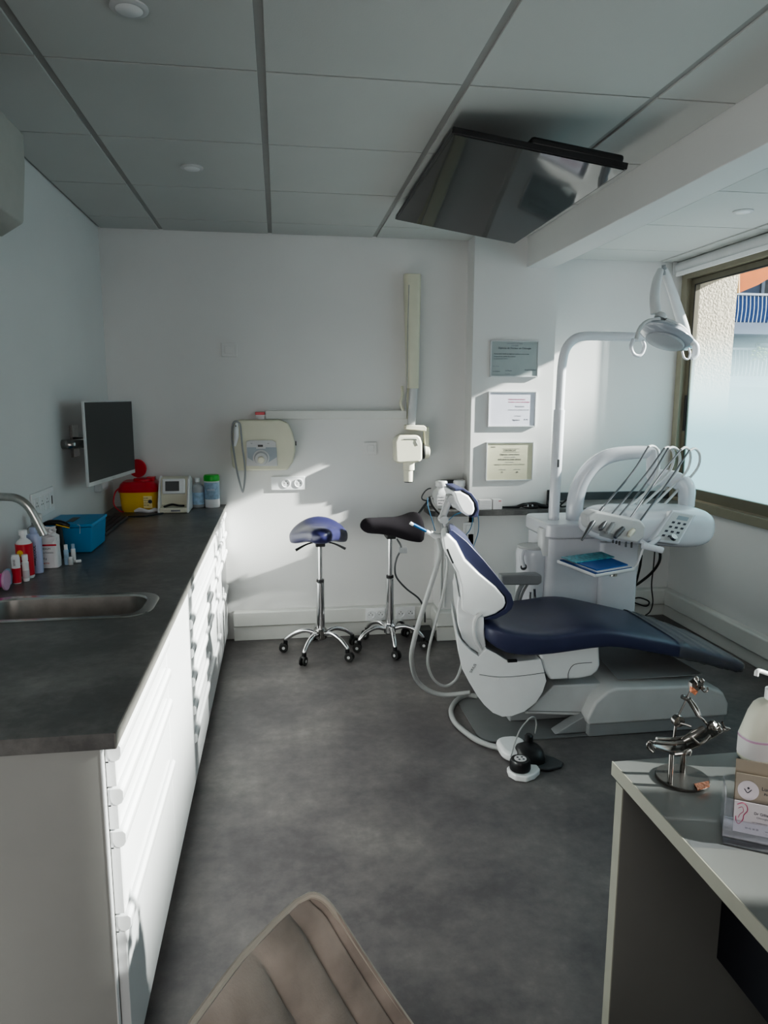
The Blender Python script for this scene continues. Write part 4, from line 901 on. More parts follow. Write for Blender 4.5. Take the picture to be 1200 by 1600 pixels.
for dx, dy in ((-.009,.008),(.009,.008),(-.007,-.009),(.010,-.009)): lathe(bm, [(.0048,0),(.0048,.001)], (.918+dx,2.508+dy,.0744), seg=8)
kid('knob_symbol', bm, 'ink', kf)
bm = B(); loft(bm, [[(x,y,z) for x,y in sell(.995,2.615,hx,hy,24,.7)] for z,hx,hy in ((.002,.062,.07),(.03,.060,.068),(.055,.05,.055),(.068,.03,.036))]); obj('pedal_body', bm, 'black', t)
bm = B(); lathe(bm, [(.018,0),(.018,.035),(.012,.042)], (1.005,2.655,.055), seg=16); obj('pivot_post', bm, 'black', t)
bm = B(); prism(bm, [(1.02,2.58),(1.055,2.64),(1.10,2.60),(1.12,2.555),(1.10,2.53),(1.04,2.515),(1.0,2.53)], .004, .016, 'xy'); obj('pedal_wing', bm, 'dgrey', t, bevel=.004)
bm = B(); tube(bm, [(0.893,2.550,0.058), (0.918,2.580,0.099), (0.944,2.600,0.143), (0.978,2.620,0.170), (1.003,2.630,0.183), (1.023,2.640,0.174), (1.034,2.650,0.143), (1.034,2.660,0.096)], .0032, 8, 6); obj('wire_hoop', bm, 'hose', t)

# ------------------------------------------------------------------ dental unit tower
t = thing('dental_unit_tower', 'white dental unit cabinet with poles behind the chair', 'dental unit', (1.6, 3.6, 0))
bm = B(); prism(bm, rrect(1.375, 1.865, 3.46, 3.80, .05), .001, .755, 'xy'); tw = obj('cabinet', bm, 'unitwhite', t, bevel=.006)
bm = B(); prism(bm, rrect(1.365, 1.86, 3.44, 3.82, .05), .758, .835, 'xy'); obj('top_housing', bm, 'unitwhite', t, bevel=.012, seg=3)
bm = B(); prism(bm, rrect(1.655, 1.868, 3.425, 3.47, .02), .001, .735, 'xy'); obj('front_door', bm, 'unitwhite', t, bevel=.008)
bm = B(); q = [(1.425,3.455,0.780), (1.468,3.455,0.755)]; box(bm, q[0][0], q[1][0], 3.4545, 3.458, q[1][2], q[0][2]); bg = obj('badge', bm, 'lgrey', t)
text('ULTRA', .016, face_y(q[0][0]+.003, 3.4535, q[1][2]+.010), 'ink', bg)
# lamp pole
pole = [(1.462,3.60,.83),(1.468,3.60,1.45)]
bm = B(); tube(bm, [(1.455,3.60,.83),(1.457,3.60,1.0),(1.462,3.60,1.42)], .029, 20, 0); obj('pole_sleeve', bm, 'unitwhite', t)
bm = B(); tube(bm, [(1.462,3.60,1.40),(1.464,3.60,1.55),(1.468,3.60,1.66),(1.485,3.60,1.735),(1.53,3.60,1.785),(1.60,3.60,1.80),(1.72,3.60,1.80),(1.95,3.60,1.80)], .0235, 18, 5); obj('lamp_pole', bm, 'unitwhite', t)
bm = B(); tube(bm, [(1.458,3.572,1.12),(1.458,3.572,1.16)], .006, 8, 0); obj('pole_knob', bm, 'dgrey', t)
# delivery arm
bm = B(); tube(bm, [(1.565,3.58,.83),(1.565,3.58,.93),(1.59,3.58,1.03),(1.645,3.57,1.12),(1.73,3.56,1.175),(1.84,3.54,1.195),(1.97,3.52,1.20)], [.045,.045,.044,.042,.040,.036,.032], 20, 6); obj('delivery_arm', bm, 'unitwhite', t)
bm = B(); tube(bm, [(1.96,3.52,1.215),(1.965,3.51,1.06)], .035, 18, 0); tube(bm, [(1.93,3.50,1.07),(2.03,3.43,1.065),(2.065,3.39,1.04)], [.045,.045,.042], 18, 3); obj('delivery_elbow', bm, 'unitwhite', t, bevel=.006)
bm = B(); tube(bm, [(2.055,3.39,1.06),(2.075,3.37,1.02),(2.075,3.36,.93)], [.044,.044,.040], 18, 4); obj('delivery_post', bm, 'unitwhite', t)
# spittoon side
bm = B(); lathe(bm, [(.075,.001),(.085,.62),(.088,.66),(.082,.685),(.078,.69)], (1.33,3.57,0), seg=30); cy = obj('spittoon_column', bm, 'unitwhite', t)
bm = B(); lathe(bm, [(.076,.690),(.080,.694),(.074,.702),(.06,.704)], (1.33,3.57,0), seg=30); kid('lid', bm, 'lgrey', cy)
bm = B(); lathe(bm, [(.018,0),(.016,-.006)], [(1.256,3.488,0.604)][0], 'y', 20); kid('port', bm, 'dgrey', cy)
bm = B(); tube(bm, [(1.257,3.500,0.690), (1.244,3.490,0.652), (1.256,3.488,0.604)], .012, 10, 4); kid('spout', bm, 'unitwhite', cy)
bm = B(); loft(bm, [[(x,y,z) for x,y in sell(1.385,3.52,hx,.04,20,.6)] for z,hx in ((.66,.035),(.70,.04),(.79,.042),(.805,.034))]); obj('water_bottle', bm, 'white', t)
for i, (px0, yy) in enumerate(((848,3.45),)):
    bm = B(); tube(bm, [(1.285,3.450,0.478), (1.284,3.450,0.408)], .006, 8, 0); tube(bm, [(1.306,3.450,0.494), (1.313,3.450,0.407)], .007, 8, 0); obj('chrome_nozzle', bm, 'chrome', t)

# ------------------------------------------------------------------ delivery unit
t = thing('instrument_unit', 'white dental delivery head with keypad and five instruments', 'dental unit', (1.85, 3.28, .85))
bm = B(); secs = []
for x, zt, zb, ya, yb, e in ((1.475,.87,.845,3.18,3.30,.7),(1.485,.893,.825,3.14,3.36,.6),(1.52,.935,.80,3.11,3.40,.5),(1.58,.955,.79,3.10,3.43,.45),(1.75,.950,.775,3.10,3.45,.45),(1.85,.945,.765,3.10,3.45,.45),(1.93,.952,.752,3.11,3.45,.5),(2.03,.948,.748,3.12,3.44,.55),(2.09,.935,.760,3.14,3.42,.6),(2.13,.905,.79,3.18,3.38,.7),(2.142,.88,.82,3.22,3.34,.8)):
    secs.append([(x, p[0], p[1]) for p in sell((ya+yb)/2,(zt+zb)/2,(yb-ya)/2,(zt-zb)/2,28,e)])
loft(bm, secs); obj('housing', bm, 'unitwhite', t, sub=1)
bm = B(); prism(bm, [(1.395,0.945), (1.437,0.968), (1.661,0.921), (1.689,0.890), (1.686,0.835), (1.649,0.811), (1.539,0.833), (1.443,0.865), (1.404,0.891)], 3.05, 3.14); hb = obj('instrument_holder', bm, 'lgrey', t, bevel=.012, seg=3)
bm = B(); prism(bm, [(1.459,0.881), (1.527,0.858), (1.528,0.831), (1.461,0.851)], 3.045, 3.055); kid('holder_notch', bm, 'greyp', hb)
# keypad
K = [(1.744,3.060,0.827), (1.859,3.060,0.809), (1.953,3.100,0.926), (1.850,3.100,0.947)]
kA, kB, kC, kD = [Vector(p) for p in K]
kn_ = (kB-kA).cross(kD-kA).normalized()
def kp(u, v, h): return kA*(1-u)*(1-v)+kB*u*(1-v)+kC*u*v+kD*(1-u)*v+kn_*h
def kquad(bm, u0, u1, v0, v1, h0, h1):
    vs = [bm.verts.new(kp(u,v,h)) for h in (h0,h1) for u,v in ((u0,v0),(u1,v0),(u1,v1),(u0,v1))]
    for f in ((3,2,1,0),(4,5,6,7),(0,1,5,4),(1,2,6,5),(2,3,7,6),(3,0,4,7)): bm.faces.new([vs[i] for i in f])
bm = B(); kquad(bm, -.12, 1.12, -.08, 1.08, -.05, .001); kq = obj('keypad_housing', bm, 'unitwhite', t, bevel=.008, seg=3)
bm = B(); kquad(bm, 0, 1, 0, 1, .001, .003); kid('keypad_plate', bm, 'lgrey', kq, bevel=.001)
bm = B(); kquad(bm, .32, .85, .77, .91, .003, .0045); kid('display', bm, 'panelgrey', kq)
bm = B()
for i in range(4):
    for j in range(3):
        u = .16+j*.27+(.06 if i > 1 else 0); v = .12+i*.165
        kquad(bm, u, u+.13, v, v+.07, .003, .0045)
kid('keys', bm, 'ink', kq)
bm = B(); q = [(1.820,3.040,0.832), (1.823,3.030,0.843)]; tube(bm, [q[0],q[1]], .016, 12, 0); obj('joint_knob', bm, 'dsteel', t)
bm = B(); tube(bm, [(1.685,3.080,0.812), (1.702,3.050,0.800), (1.727,3.050,0.811), (1.763,3.060,0.833)], .012, 10, 4); obj('handle_bracket', bm, 'unitwhite', t)
bm = B(); tube(bm, [(1.657,3.020,0.807), (1.752,3.000,0.784)], .0155, 16, 0); obj('handle', bm, 'unitwhite', t, bevel=.004)
bm = B()
for px_ in [(1.563,0.812), (1.580,0.808), (1.596,0.801), (1.629,0.791), (1.658,0.787)]: lathe(bm, [(.005,px_[1]-.012),(.005,px_[1]+.02)], (px_[0],3.12,0), seg=8)
obj('nozzle', bm, 'dgrey', t)
T_ = [(1013,698),(1038,701),(1044,701),(1064,703),(1077,704)]
hoses = [
 [(1.812,3.300,1.244), (1.852,3.330,1.245), (1.894,3.360,1.226), (1.915,3.380,1.182), (1.916,3.380,1.117), (1.899,3.380,1.061), (1.801,3.360,0.946)],
 [(1.897,3.300,1.234), (1.938,3.330,1.238), (1.982,3.360,1.213), (1.998,3.380,1.158), (1.967,3.380,1.093), (1.862,3.370,1.010), (1.746,3.340,0.937)],
 [(1.918,3.300,1.234), (1.963,3.330,1.238), (2.010,3.360,1.216), (2.033,3.380,1.158), (2.010,3.380,1.092), (1.908,3.370,1.002), (1.809,3.340,0.932)],
 [(1.987,3.300,1.227), (2.029,3.330,1.237), (2.073,3.360,1.212), (2.090,3.380,1.158), (2.066,3.380,1.098), (1.961,3.370,1.001), (1.865,3.340,0.925)],
 [(2.032,3.300,1.223), (2.082,3.330,1.230), (2.128,3.360,1.198), (2.141,3.380,1.144), (2.109,3.380,1.091), (2.014,3.370,1.000), (1.915,3.340,0.917)]]
rods = [[(1.812,3.300,1.244), (1.760,3.280,1.202), (1.709,3.250,1.123), (1.612,3.200,1.045), (1.508,3.130,0.971)], [(1.897,3.300,1.234), (1.835,3.280,1.182), (1.762,3.240,1.098), (1.627,3.160,1.004), (1.490,3.060,0.916)], [(1.918,3.300,1.234), (1.858,3.270,1.170), (1.781,3.230,1.080), (1.655,3.150,0.990), (1.524,3.050,0.908)], [(1.987,3.300,1.227), (1.918,3.270,1.182), (1.840,3.230,1.101), (1.714,3.140,1.005), (1.575,3.050,0.885)], [(2.032,3.300,1.223), (1.960,3.270,1.169), (1.886,3.220,1.080), (1.760,3.130,0.981), (1.627,3.050,0.875)]]
tips = [[(1.508,3.130,0.971), (1.420,3.050,0.910), (1.356,3.010,0.841)], [(1.490,3.060,0.916), (1.460,3.040,0.890), (1.448,3.040,0.887)], [(1.524,3.050,0.908), (1.499,3.040,0.877), (1.485,3.030,0.870)], [(1.575,3.050,0.885), (1.544,3.040,0.861), (1.527,3.030,0.845)], [(1.627,3.050,0.875), (1.607,3.040,0.862), (1.593,3.030,0.849)]]
for i in range(5):
    bm = B(); tube(bm, hoses[i], .0068, 10, 5); hs = obj('instrument_hose', bm, 'hosew', t)
    bm = B(); tube(bm, [rods[i][0], rods[i][2], rods[i][4]], .0048, 8, 5); kid('whip_rod', bm, 'rod', hs)
    bm = B(); tube(bm, tips[i], [.011,.013,.008] if i else [.008,.012,.005], 10, 3); kid('handpiece', bm, 'greyp' if i == 2 else ('rod' if i != 4 else 'creaml'), hs)
# cables under the unit
t = thing('unit_cables', 'black power cables hanging behind the dental unit to the floor', 'cable', (2.0, 4.1, .1))
for ps, r_ in (([(2.000,3.500,0.711), (2.084,3.600,0.638), (2.142,3.700,0.554), (2.156,3.800,0.464), (2.142,3.900,0.380), (2.101,3.950,0.320), (2.103,4.000,0.232), (2.194,4.100,0.136), (2.253,4.140,0.091)], .008), ([(1.975,3.600,0.619), (2.081,3.800,0.506), (2.172,4.000,0.353), (2.206,4.100,0.220), (2.219,4.140,0.144), (2.246,4.160,0.085)], .007), ([(2.111,3.700,0.615), (2.223,3.900,0.477), (2.332,4.100,0.300), (2.377,4.150,0.178), (2.369,4.160,0.110), (2.335,4.160,0.081)], .004), ([(2.252,4.200,0.185), (2.314,4.200,0.191), (2.378,4.200,0.163), (2.362,4.200,0.133), (2.294,4.200,0.153), (2.243,4.200,0.177)], .005)):
    bm = B(); tube(bm, ps, r_, 8, 6); obj('cable', bm, 'rubber', t)
bm = B(); q = [(2.393,4.325,0.000)][0]; box(bm, 2.10, 2.30, 4.10, 4.22, .001, .06); obj('adapter', bm, 'black', t, bevel=.006)
t = thing('double_socket', 'white socket in the skirting below the window recess with black plugs', 'socket', (2.25, 4.38, .14))
bm = B(); box(bm, 2.18, 2.36, 4.372, 4.38, .105, .175); obj('plate', bm, 'white', t, bevel=.003)
bm = B()
for x_ in (2.225,2.305):
    for dx in (-.012,.012): lathe(bm, [(.004,0),(.004,-.001)], (x_+dx,4.372,.14), 'y', 8)
obj('socket_hole', bm, 'black', t)

# tray and booklets
t = thing('instrument_tray', 'white instrument tray hanging below the delivery unit', 'tray', (1.5, 3.0, .70))
TR = [(1.299,3.150,0.715), (1.384,2.913,0.700), (1.625,3.013,0.700), (1.561,3.241,0.715)]
tA, tB, tC, tD = [Vector(p) for p in TR]
def tquad(bm, u0, u1, v0, v1, h0, h1):
    def P(u,v,h): return tA*(1-u)*(1-v)+tB*u*(1-v)+tC*u*v+tD*(1-u)*v+Vector((0,0,h))
    vs = [bm.verts.new(P(u,v,h)) for h in (h0,h1) for u,v in ((u0,v0),(u1,v0),(u1,v1),(u0,v1))]
    for f in ((3,2,1,0),(4,5,6,7),(0,1,5,4),(1,2,6,5),(2,3,7,6),(3,0,4,7)): bm.faces.new([vs[i] for i in f])
    return vs
bm = B(); tquad(bm, 0, 1, 0, 1, -.012, -.004); tquad(bm, 0, 1, 0, .02, -.012, .004); tquad(bm, 0, 1, .98, 1, -.012, .004); tquad(bm, 0, .02, 0, 1, -.012, .004); tquad(bm, .98, 1, 0, 1, -.012, .004); obj('tray_plate', bm, 'white', t, bevel=.002)
bm = B(); tube(bm, [(1.628,3.060,0.685), (1.653,3.060,0.700), (1.667,3.060,0.724), (1.681,3.060,0.767), (1.706,3.070,0.808)], .0055, 8, 4); obj('tray_arm', bm, 'white', t)
bm = B(); c = (tA+tB+tC+tD)/4; lathe(bm, [(.018,-.024),(.018,-.012)], c+(tB-tA)*.42, seg=16); obj('clamp', bm, 'steel', t)
t = thing('magazine', 'navy and white booklet lying lowest on the instrument tray', 'booklet', tuple(c))
bm = B(); tquad(bm, .03, .96, .04, .96, -.0035, .006); obj('pages', bm, 'cardbl', t, bevel=.001)
bm = B(); tquad(bm, .06, .96, .10, .95, .006, .0066); obj('cover', bm, 'paper', t)
t = thing('magazine', 'blue booklet lying on top on the instrument tray', 'booklet', tuple(c+Vector((0,0,.01))))
bm = B(); tquad(bm, .25, .88, .15, .93, .0072, .013); obj('cover', bm, mat('royal_blue_paper', (.02,.10,.34), .45), t)
t = thing('magazine', 'teal patterned booklet at the left end of the instrument tray', 'booklet', tuple(c+Vector((-.1,0,.02))))
bm = B(); tquad(bm, .02, .42, .08, 1.0, .0136, .018); obj('cover', bm, 'teal', t)

# ------------------------------------------------------------------ operating lamp
t = thing('dental_lamp', 'pale grey dental operating lamp on its jointed arm by the window', 'lamp', (1.9, 3.4, 1.8))
bm = B(); tube(bm, [(2.153,3.600,1.792), (2.122,3.580,1.849), (2.030,3.520,1.977), (1.947,3.470,2.087), (1.920,3.450,2.120)], [.026,.028,.024,.020,.014], 16, 5); obj('spring_arm', bm, 'lgrey', t)
bm = B(); tube(bm, [(1.93,3.60,1.80),(2.05,3.60,1.80),(2.09,3.60,1.80)], .0235, 16, 0); obj('pole_end', bm, 'unitwhite', t)
bm = B(); tube(bm, [(1.915,3.440,2.112), (1.907,3.440,2.124)], .012, 10, 0); tube(bm, [(1.915,3.450,2.138), (1.919,3.450,2.089)], .010, 10, 0); obj('arm_joint', bm, 'greyp', t)
bm = B(); tube(bm, [(1.883,3.420,2.108), (1.856,3.400,2.049), (1.845,3.390,1.972), (1.852,3.380,1.894)], [.016,.022,.024,.026], 16, 4); obj('drop_arm', bm, 'lgrey', t)
c0 = Vector([(1.906,3.360,1.789)][0])
rm = Matrix.Rotation(R(24),3,'Y') @ Matrix.Rotation(R(-8),3,'X')
bm = B(); lathe(bm, [(.02,.052),(.06,.046),(.11,.026),(.142,.004),(.146,-.006),(.138,-.016),(.10,-.032),(.05,-.042),(.01,-.044)], c0, seg=40, mtx=Matrix.Scale(.82,3,(0,1,0)) @ rm); obj('reflector', bm, mat('lamp_plastic', (.34,.36,.40), .2, coat=.5), t)
bm = B(); lathe(bm, [(.095,-.030),(.092,-.040),(.03,-.052),(.0,-.053)], c0, seg=32, mtx=rm); obj('lens', bm, 'clearb', t)
bm = B(); lathe(bm, [(.028,0),(.028,.02),(.02,.028)], Vector([(1.863,3.360,1.868)][0]), seg=20, mtx=rm); obj('mount', bm, 'lgrey', t)
bm = B(); tube(bm, [(1.843,3.330,1.864), (1.767,3.310,1.846), (1.722,3.290,1.807), (1.704,3.280,1.761)], .010, 10, 5); tube(bm, [(1.882,3.340,1.860), (1.958,3.320,1.823), (1.994,3.290,1.766), (2.001,3.280,1.735)], .012, 10, 5); obj('yoke', bm, 'lgrey', t)
for i, ps in enumerate(([(1.685,3.270,1.760), (1.669,3.260,1.726), (1.681,3.260,1.694), (1.705,3.260,1.682), (1.727,3.260,1.694), (1.738,3.260,1.727), (1.726,3.260,1.754)], [(1.940,3.270,1.706), (1.946,3.260,1.676), (1.967,3.260,1.670), (1.975,3.260,1.697), (1.972,3.270,1.722)])):
    bm = B(); tube(bm, ps, .0085 if i == 0 else .005, 10, 5); obj('handle', bm, 'unitwhite', t)
bm = B(); tube(bm, [(1.992,3.280,1.762), (2.014,3.280,1.735), (2.017,3.280,1.696), (1.995,3.280,1.674)], [.010,.016,.018,.014], 12, 4); obj('hinge_knob', bm, 'unitwhite', t)

# ------------------------------------------------------------------ ceiling television and spotlights
t = thing('television', 'large black flat television tilted under the ceiling', 'television', (.86, 2.95, 2.36))
a, b, c, d = Vector((.574,2.412,2.33)), Vector((.574,3.562,2.33)), Vector((1.15,3.48,2.22)), Vector((1.143,2.328,2.22))
nn = (b-a).cross(d-a).normalized()
if nn.z < 0: nn = -nn
def tvq(bm, u0, u1, v0, v1, h0, h1):
    def P(u,v,h): return a*(1-u)*(1-v)+b*u*(1-v)+c*u*v+d*(1-u)*v+nn*h
    vs = [bm.verts.new(P(u,v,h)) for h in (h0,h1) for u,v in ((u0,v0),(u1,v0),(u1,v1),(u0,v1))]
    for f in ((3,2,1,0),(4,5,6,7),(0,1,5,4),(1,2,6,5),(2,3,7,6),(3,0,4,7)): bm.faces.new([vs[i] for i in f])
bm = B(); tvq(bm, 0, 1, 0, 1, .001, .022); obj('bezel', bm, 'black', t, bevel=.002)
bm = B(); tvq(bm, .006, .994, .012, .988, -.001, .001); obj('screen', bm, 'tvscreen', t)
bm = B(); tvq(bm, .02, .75, .45, .99, .022, .055); obj('rear_housing', bm, 'black', t, bevel=.012)
bm = B(); tvq(bm, .42, .58, .42, .58, .05, .08); box(bm, .84, .90, 2.90, 3.0, 2.32, 2.399); obj('ceiling_bracket', bm, 'dgrey', t)
for (x, y, z, lab) in ((-.328,3.137,2.40,'small round ceiling spotlight, second from the back wall at left'), (-.334,1.93,2.40,'round ceiling spotlight nearest the camera at the top edge'), (2.161,3.211,2.345,'round ceiling spotlight above the window side')):
    t = thing('ceiling_spotlight', lab, 'spotlight', (x,y,z), 'round recessed ceiling spotlights')
    bm = B(); lathe(bm, [(.045,0),(.045,-.004),(.038,-.007),(.034,-.007)], (x,y,z-.0005), seg=28); obj('ring', bm, 'lgrey', t)
    bm = B(); lathe(bm, [(.034,-.006),(.028,-.010),(.0,-.011)], (x,y,z), seg=24); obj('lens', bm, 'white', t)

# ------------------------------------------------------------------ desk
t = thing('desk', 'grey-white office desk with end panel at lower right', 'desk', (1.2, .5, 0))
bm = B(); box(bm, .662, 1.95, -.75, 1.268, .722, .75); dt = obj('desktop', bm, 'desk', t, bevel=.0015)
bm = B(); box(bm, .6595, .662, -.75, 1.268, .7215, .7505); kid('edge_band', bm, 'deskedge', dt)
bm = B(); box(bm, .668, 1.95, 1.230, 1.256, .001, .712); ep = obj('end_panel', bm, mat('desk_panel', (.17,.17,.16), .45, var=.02), t)
bm = B(); box(bm, .6655, .668, 1.229, 1.257, .001, .712); kid('edge_band', bm, 'deskedge', ep)
bm = B(); box(bm, .69, .72, 1.2, 1.255, .712, .722); box(bm, .69, .72, -.7, -.65, .7, .722); obj('spacer', bm, 'black', t)
bm = B(); box(bm, .905, .925, -.72, 1.229, .30, .7215); obj('modesty_panel', bm, mat('black_panel', (.008,.009,.016), .5), t)
bm = B(); box(bm, .668, 1.95, -.745, -.72, .001, .712); obj('end_panel', bm, 'desk', t)

# ------------------------------------------------------------------ desk items
DZ = .7508
t = thing('metal_sculpture', 'dark metal dentist-and-patient figurine on a round base on the desk', 'figurine', (.775, 1.19, DZ))
bm = B(); lathe(bm, [(.049,0),(.050,.001),(.050,.004),(.049,.005)], (.765,1.185,DZ), seg=40); bs = obj('base_disc', bm, mat('dark_disc', (.09,.085,.08), .4, .6), t)
q = [(0.769,1.152,0.757), (0.803,1.158,0.757), (0.794,1.141,0.757), (0.764,1.132,0.757)]
bm = B(); prism(bm, [(p[0],p[1]) for p in q], DZ+.0055, DZ+.008, 'xy'); kid('copper_tag', bm, 'copper', bs)
SC = []
def S(*ps): return [Vector(p) for p in ps]
bm = B(); p1 = [(0.727,1.165,0.758), (0.729,1.170,0.813), (0.774,1.200,0.750), (0.773,1.200,0.802)]
tube(bm, [p1[0], p1[1]], .0048, 12, 0); tube(bm, [p1[2], p1[3]], .0052, 12, 0)
tube(bm, [(p1[0][0],p1[0][1],DZ+.004),p1[0]], .0048, 12, 0); tube(bm, [(p1[2][0],p1[2][1],DZ+.004),p1[2]], .0052, 12, 0); obj('support_post', bm, 'dsteel', t)
# reclining couch
bm = B(); couch = [(0.698,1.180,0.826), (0.722,1.180,0.819), (0.751,1.180,0.819), (0.781,1.180,0.830), (0.807,1.180,0.842), (0.840,1.180,0.853)]
secs = []
for i, p in enumerate(couch):
    w = (.006,.012,.018,.018,.016,.008)[i]
    secs.append([(p[0]+0*dx, p[1]+dy*w, p[2]+dz*.0035) for dx, dy, dz in ((0,-1,-.6),(0,-.7,-1),(0,.7,-1),(0,1,-.6),(0,1,.4),(0,-1,.4))])
loft(bm, secs); obj('couch', bm, 'dsteel', t, bevel=.001)
# patient
bm = B()
tube(bm, [(0.695,1.172,0.838), (0.726,1.170,0.834), (0.752,1.170,0.835)], .0038, 10, 3); tube(bm, [(0.708,1.190,0.835), (0.738,1.190,0.832), (0.767,1.190,0.834)], .0038, 10, 3)
tube(bm, [(0.756,1.180,0.832), (0.780,1.180,0.844), (0.799,1.180,0.856)], [.006,.009,.007], 12, 3)
tube(bm, [(0.764,1.165,0.847), (0.779,1.162,0.835), (0.791,1.162,0.841), (0.801,1.165,0.850)], .0026, 8, 4)
for p in [(0.810,1.180,0.857), (0.818,1.180,0.865), (0.828,1.180,0.860), (0.810,1.165,0.862), (0.825,1.170,0.856)]: lathe(bm, [(.001,-.0055),(.0052,-.002),(.0052,.002),(.001,.0055)], p, 'z', 10)
lathe(bm, [(.004,-.008),(.009,-.004),(.009,.004),(.004,.008)], [(0.815,1.180,0.860)][0], 'y', 6)
tube(bm, [(0.836,1.180,0.866), (0.842,1.180,0.855), (0.853,1.180,0.851), (0.845,1.180,0.847)], .0022, 8, 4)
tube(bm, [(0.696,1.172,0.835), (0.681,1.170,0.843), (0.679,1.170,0.830), (0.690,1.170,0.819)], .0022, 8, 3); tube(bm, [(0.708,1.190,0.832), (0.695,1.190,0.829), (0.705,1.190,0.807)], .0022, 8, 3)
tube(bm, [(0.730,1.160,0.818), (0.744,1.155,0.822), (0.760,1.160,0.824), (0.758,1.160,0.814)], .0035, 8, 4); obj('patient_figure', bm, 'dsteel', t)
# dentist
bm = B()
tube(bm, [(0.750,1.200,0.809), (0.751,1.200,0.833), (0.752,1.200,0.854)], .0028, 10, 3)
p = [(0.756,1.200,0.865)][0]; lathe(bm, [(.004,-.007),(.011,-.006),(.0115,0),(.011,.006),(.004,.007)], p, 'y', 20)
tube(bm, [(0.756,1.200,0.875), (0.763,1.200,0.891), (0.771,1.200,0.909), (0.777,1.200,0.924)], .0019, 8, 3)
tube(bm, [(0.761,1.200,0.914), (0.772,1.200,0.908)], .0045, 8, 0)
tube(bm, [(0.768,1.190,0.911), (0.780,1.190,0.894), (0.787,1.185,0.880)], .0036, 10, 3); tube(bm, [(0.781,1.205,0.906), (0.797,1.205,0.886), (0.801,1.200,0.872)], .0032, 10, 3)
tube(bm, [(0.787,1.185,0.880), (0.795,1.180,0.874), (0.807,1.180,0.860)], .0022, 8, 3)
tube(bm, [(0.755,1.190,0.864), (0.764,1.185,0.863), (0.772,1.180,0.861)], .0026, 8, 3)
p = [(0.786,1.200,0.936)][0]; lathe(bm, [(.003,-.007),(.0115,-.006),(.012,0),(.0115,.006),(.003,.007)], p, 'y', 6)
p = [(0.792,1.195,0.941)][0]; lathe(bm, [(.002,-.009),(.0075,-.008),(.0075,.004),(.003,.007)], p, 'x', 12)
for q_ in [(0.794,1.190,0.948), (0.796,1.190,0.934), (0.788,1.200,0.949)]: lathe(bm, [(.001,-.005),(.0045,-.002),(.0045,.002),(.001,.005)], q_, 'z', 10)
tube(bm, [(0.794,1.190,0.931), (0.802,1.190,0.925), (0.807,1.190,0.928), (0.806,1.190,0.934)], .0018, 8, 3); df = obj('dentist_figure', bm, 'dsteel', t)
q = [(0.772,0.938), (0.786,0.928), (0.781,0.920), (0.772,0.927)]
bm = B(); prism(bm, q, 1.188, 1.194); kid('copper_beard', bm, 'copper', df)

# card holder with business cards
t = thing('card_holder', 'clear acrylic business card holder on the desk at the right edge', 'card holder', (.80, 1.03, DZ))
o0 = Vector((.728, 1.002, DZ)); ux = Vector((.86,-.51,0)).normalized(); uy = Vector((.51,.86,0)).normalized()
def hb_(bm, u0, u1, v0, v1, z0, z1, lean=0.):
    vs = []
    for z in (z0, z1):
        for u, v in ((u0,v0),(u1,v0),(u1,v1),(u0,v1)):
            p = o0+ux*u+uy*(v+lean*(z-z0 if z == z1 else 0))+Vector((0,0,z)); vs.append(bm.verts.new(p))
    for f in ((3,2,1,0),(4,5,6,7),(0,1,5,4),(1,2,6,5),(2,3,7,6),(3,0,4,7)): bm.faces.new([vs[i] for i in f])
bm = B(); hb_(bm, 0, .11, -.02, .07, 0, .002); hb_(bm, 0, .11, 0, .002, .002, .032, .15); hb_(bm, 0, .11, .030, .032, .002, .052, .15); hb_(bm, 0, .002, 0, .065, .002, .075, .1)
hb_(bm, .108, .11, 0, .065, .002, .075, .1); obj('stand', bm, 'acryl', t)
lean = Matrix.Rotation(R(-12), 4, 'X')
ang = math.atan2(ux.y, ux.x)
def card(u, v, z, w, h, m, lab, lines):
    t2 = thing('business_card', lab, 'card', tuple(o0+ux*u+uy*v+Vector((0,0,z))), 'business cards in the acrylic holder')
    mt = Matrix.Translation(o0+ux*u+uy*v+Vector((0,0,z))) @ Matrix.Rotation(ang,4,'Z') @ Matrix.Rotation(R(-10),4,'X')
    bm = B(); vs = box(bm, 0, w, 0, .0012, 0, h); bmesh.ops.transform(bm, matrix=mt, verts=bm.verts); cd = obj('card_sheet', bm, m, t2)
    for (s, sz, x, z_, mm) in lines:
        text(s, sz, mt @ face_y(x, -.0006, z_), mm, cd, 'printed_line')
    return t2, mt, cd
t2, mt, cd = card(.016, .010, .010, .085, .052, 'cardw', 'front pale pink card with an ear outline and dark print', [('Dr Gilliane Minault', .0062, .030, .034, 'ink'), ('Chirurgien dentiste', .0045, .034, .028, 'inkgrey'), ('sur rendez-vous du lundi au vendredi', .0035, .028, .020, 'inkgrey'), ('04 42 38 00', .0042, .018, .008, 'ink'), ('www.cabinet-dentaire.fr', .0042, .048, .008, 'ink'), ('13 avenue de la gare', .0035, .048, .003, 'inkgrey')])
bm = B(); tube(bm, [(x,-.001,z) for x,z in ((.004,.046),(.012,.050),(.0185,.046),(.020,.038),(.015,.030),(.014,.022),(.008,.014),(.004,.018),(.003,.026))], .0007, 6, 5); tube(bm, [(x,-.001,z) for x,z in ((.006,.040),(.012,.043),(.014,.036),(.009,.030),(.007,.024))], .0004, 6, 5)
bmesh.ops.transform(bm, matrix=mt, verts=bm.verts); kid('ear_drawing', bm, 'inkpink', cd)
t2, mt, cd = card(.018, .036, .012, .088, .085, 'kraft', 'rear kraft brown card with a round white emblem', [('Lucille Lemaitre', .0085, .040, .062, 'ink'), ('Prothesiste dentaire', .006, .044, .054, 'ink')])
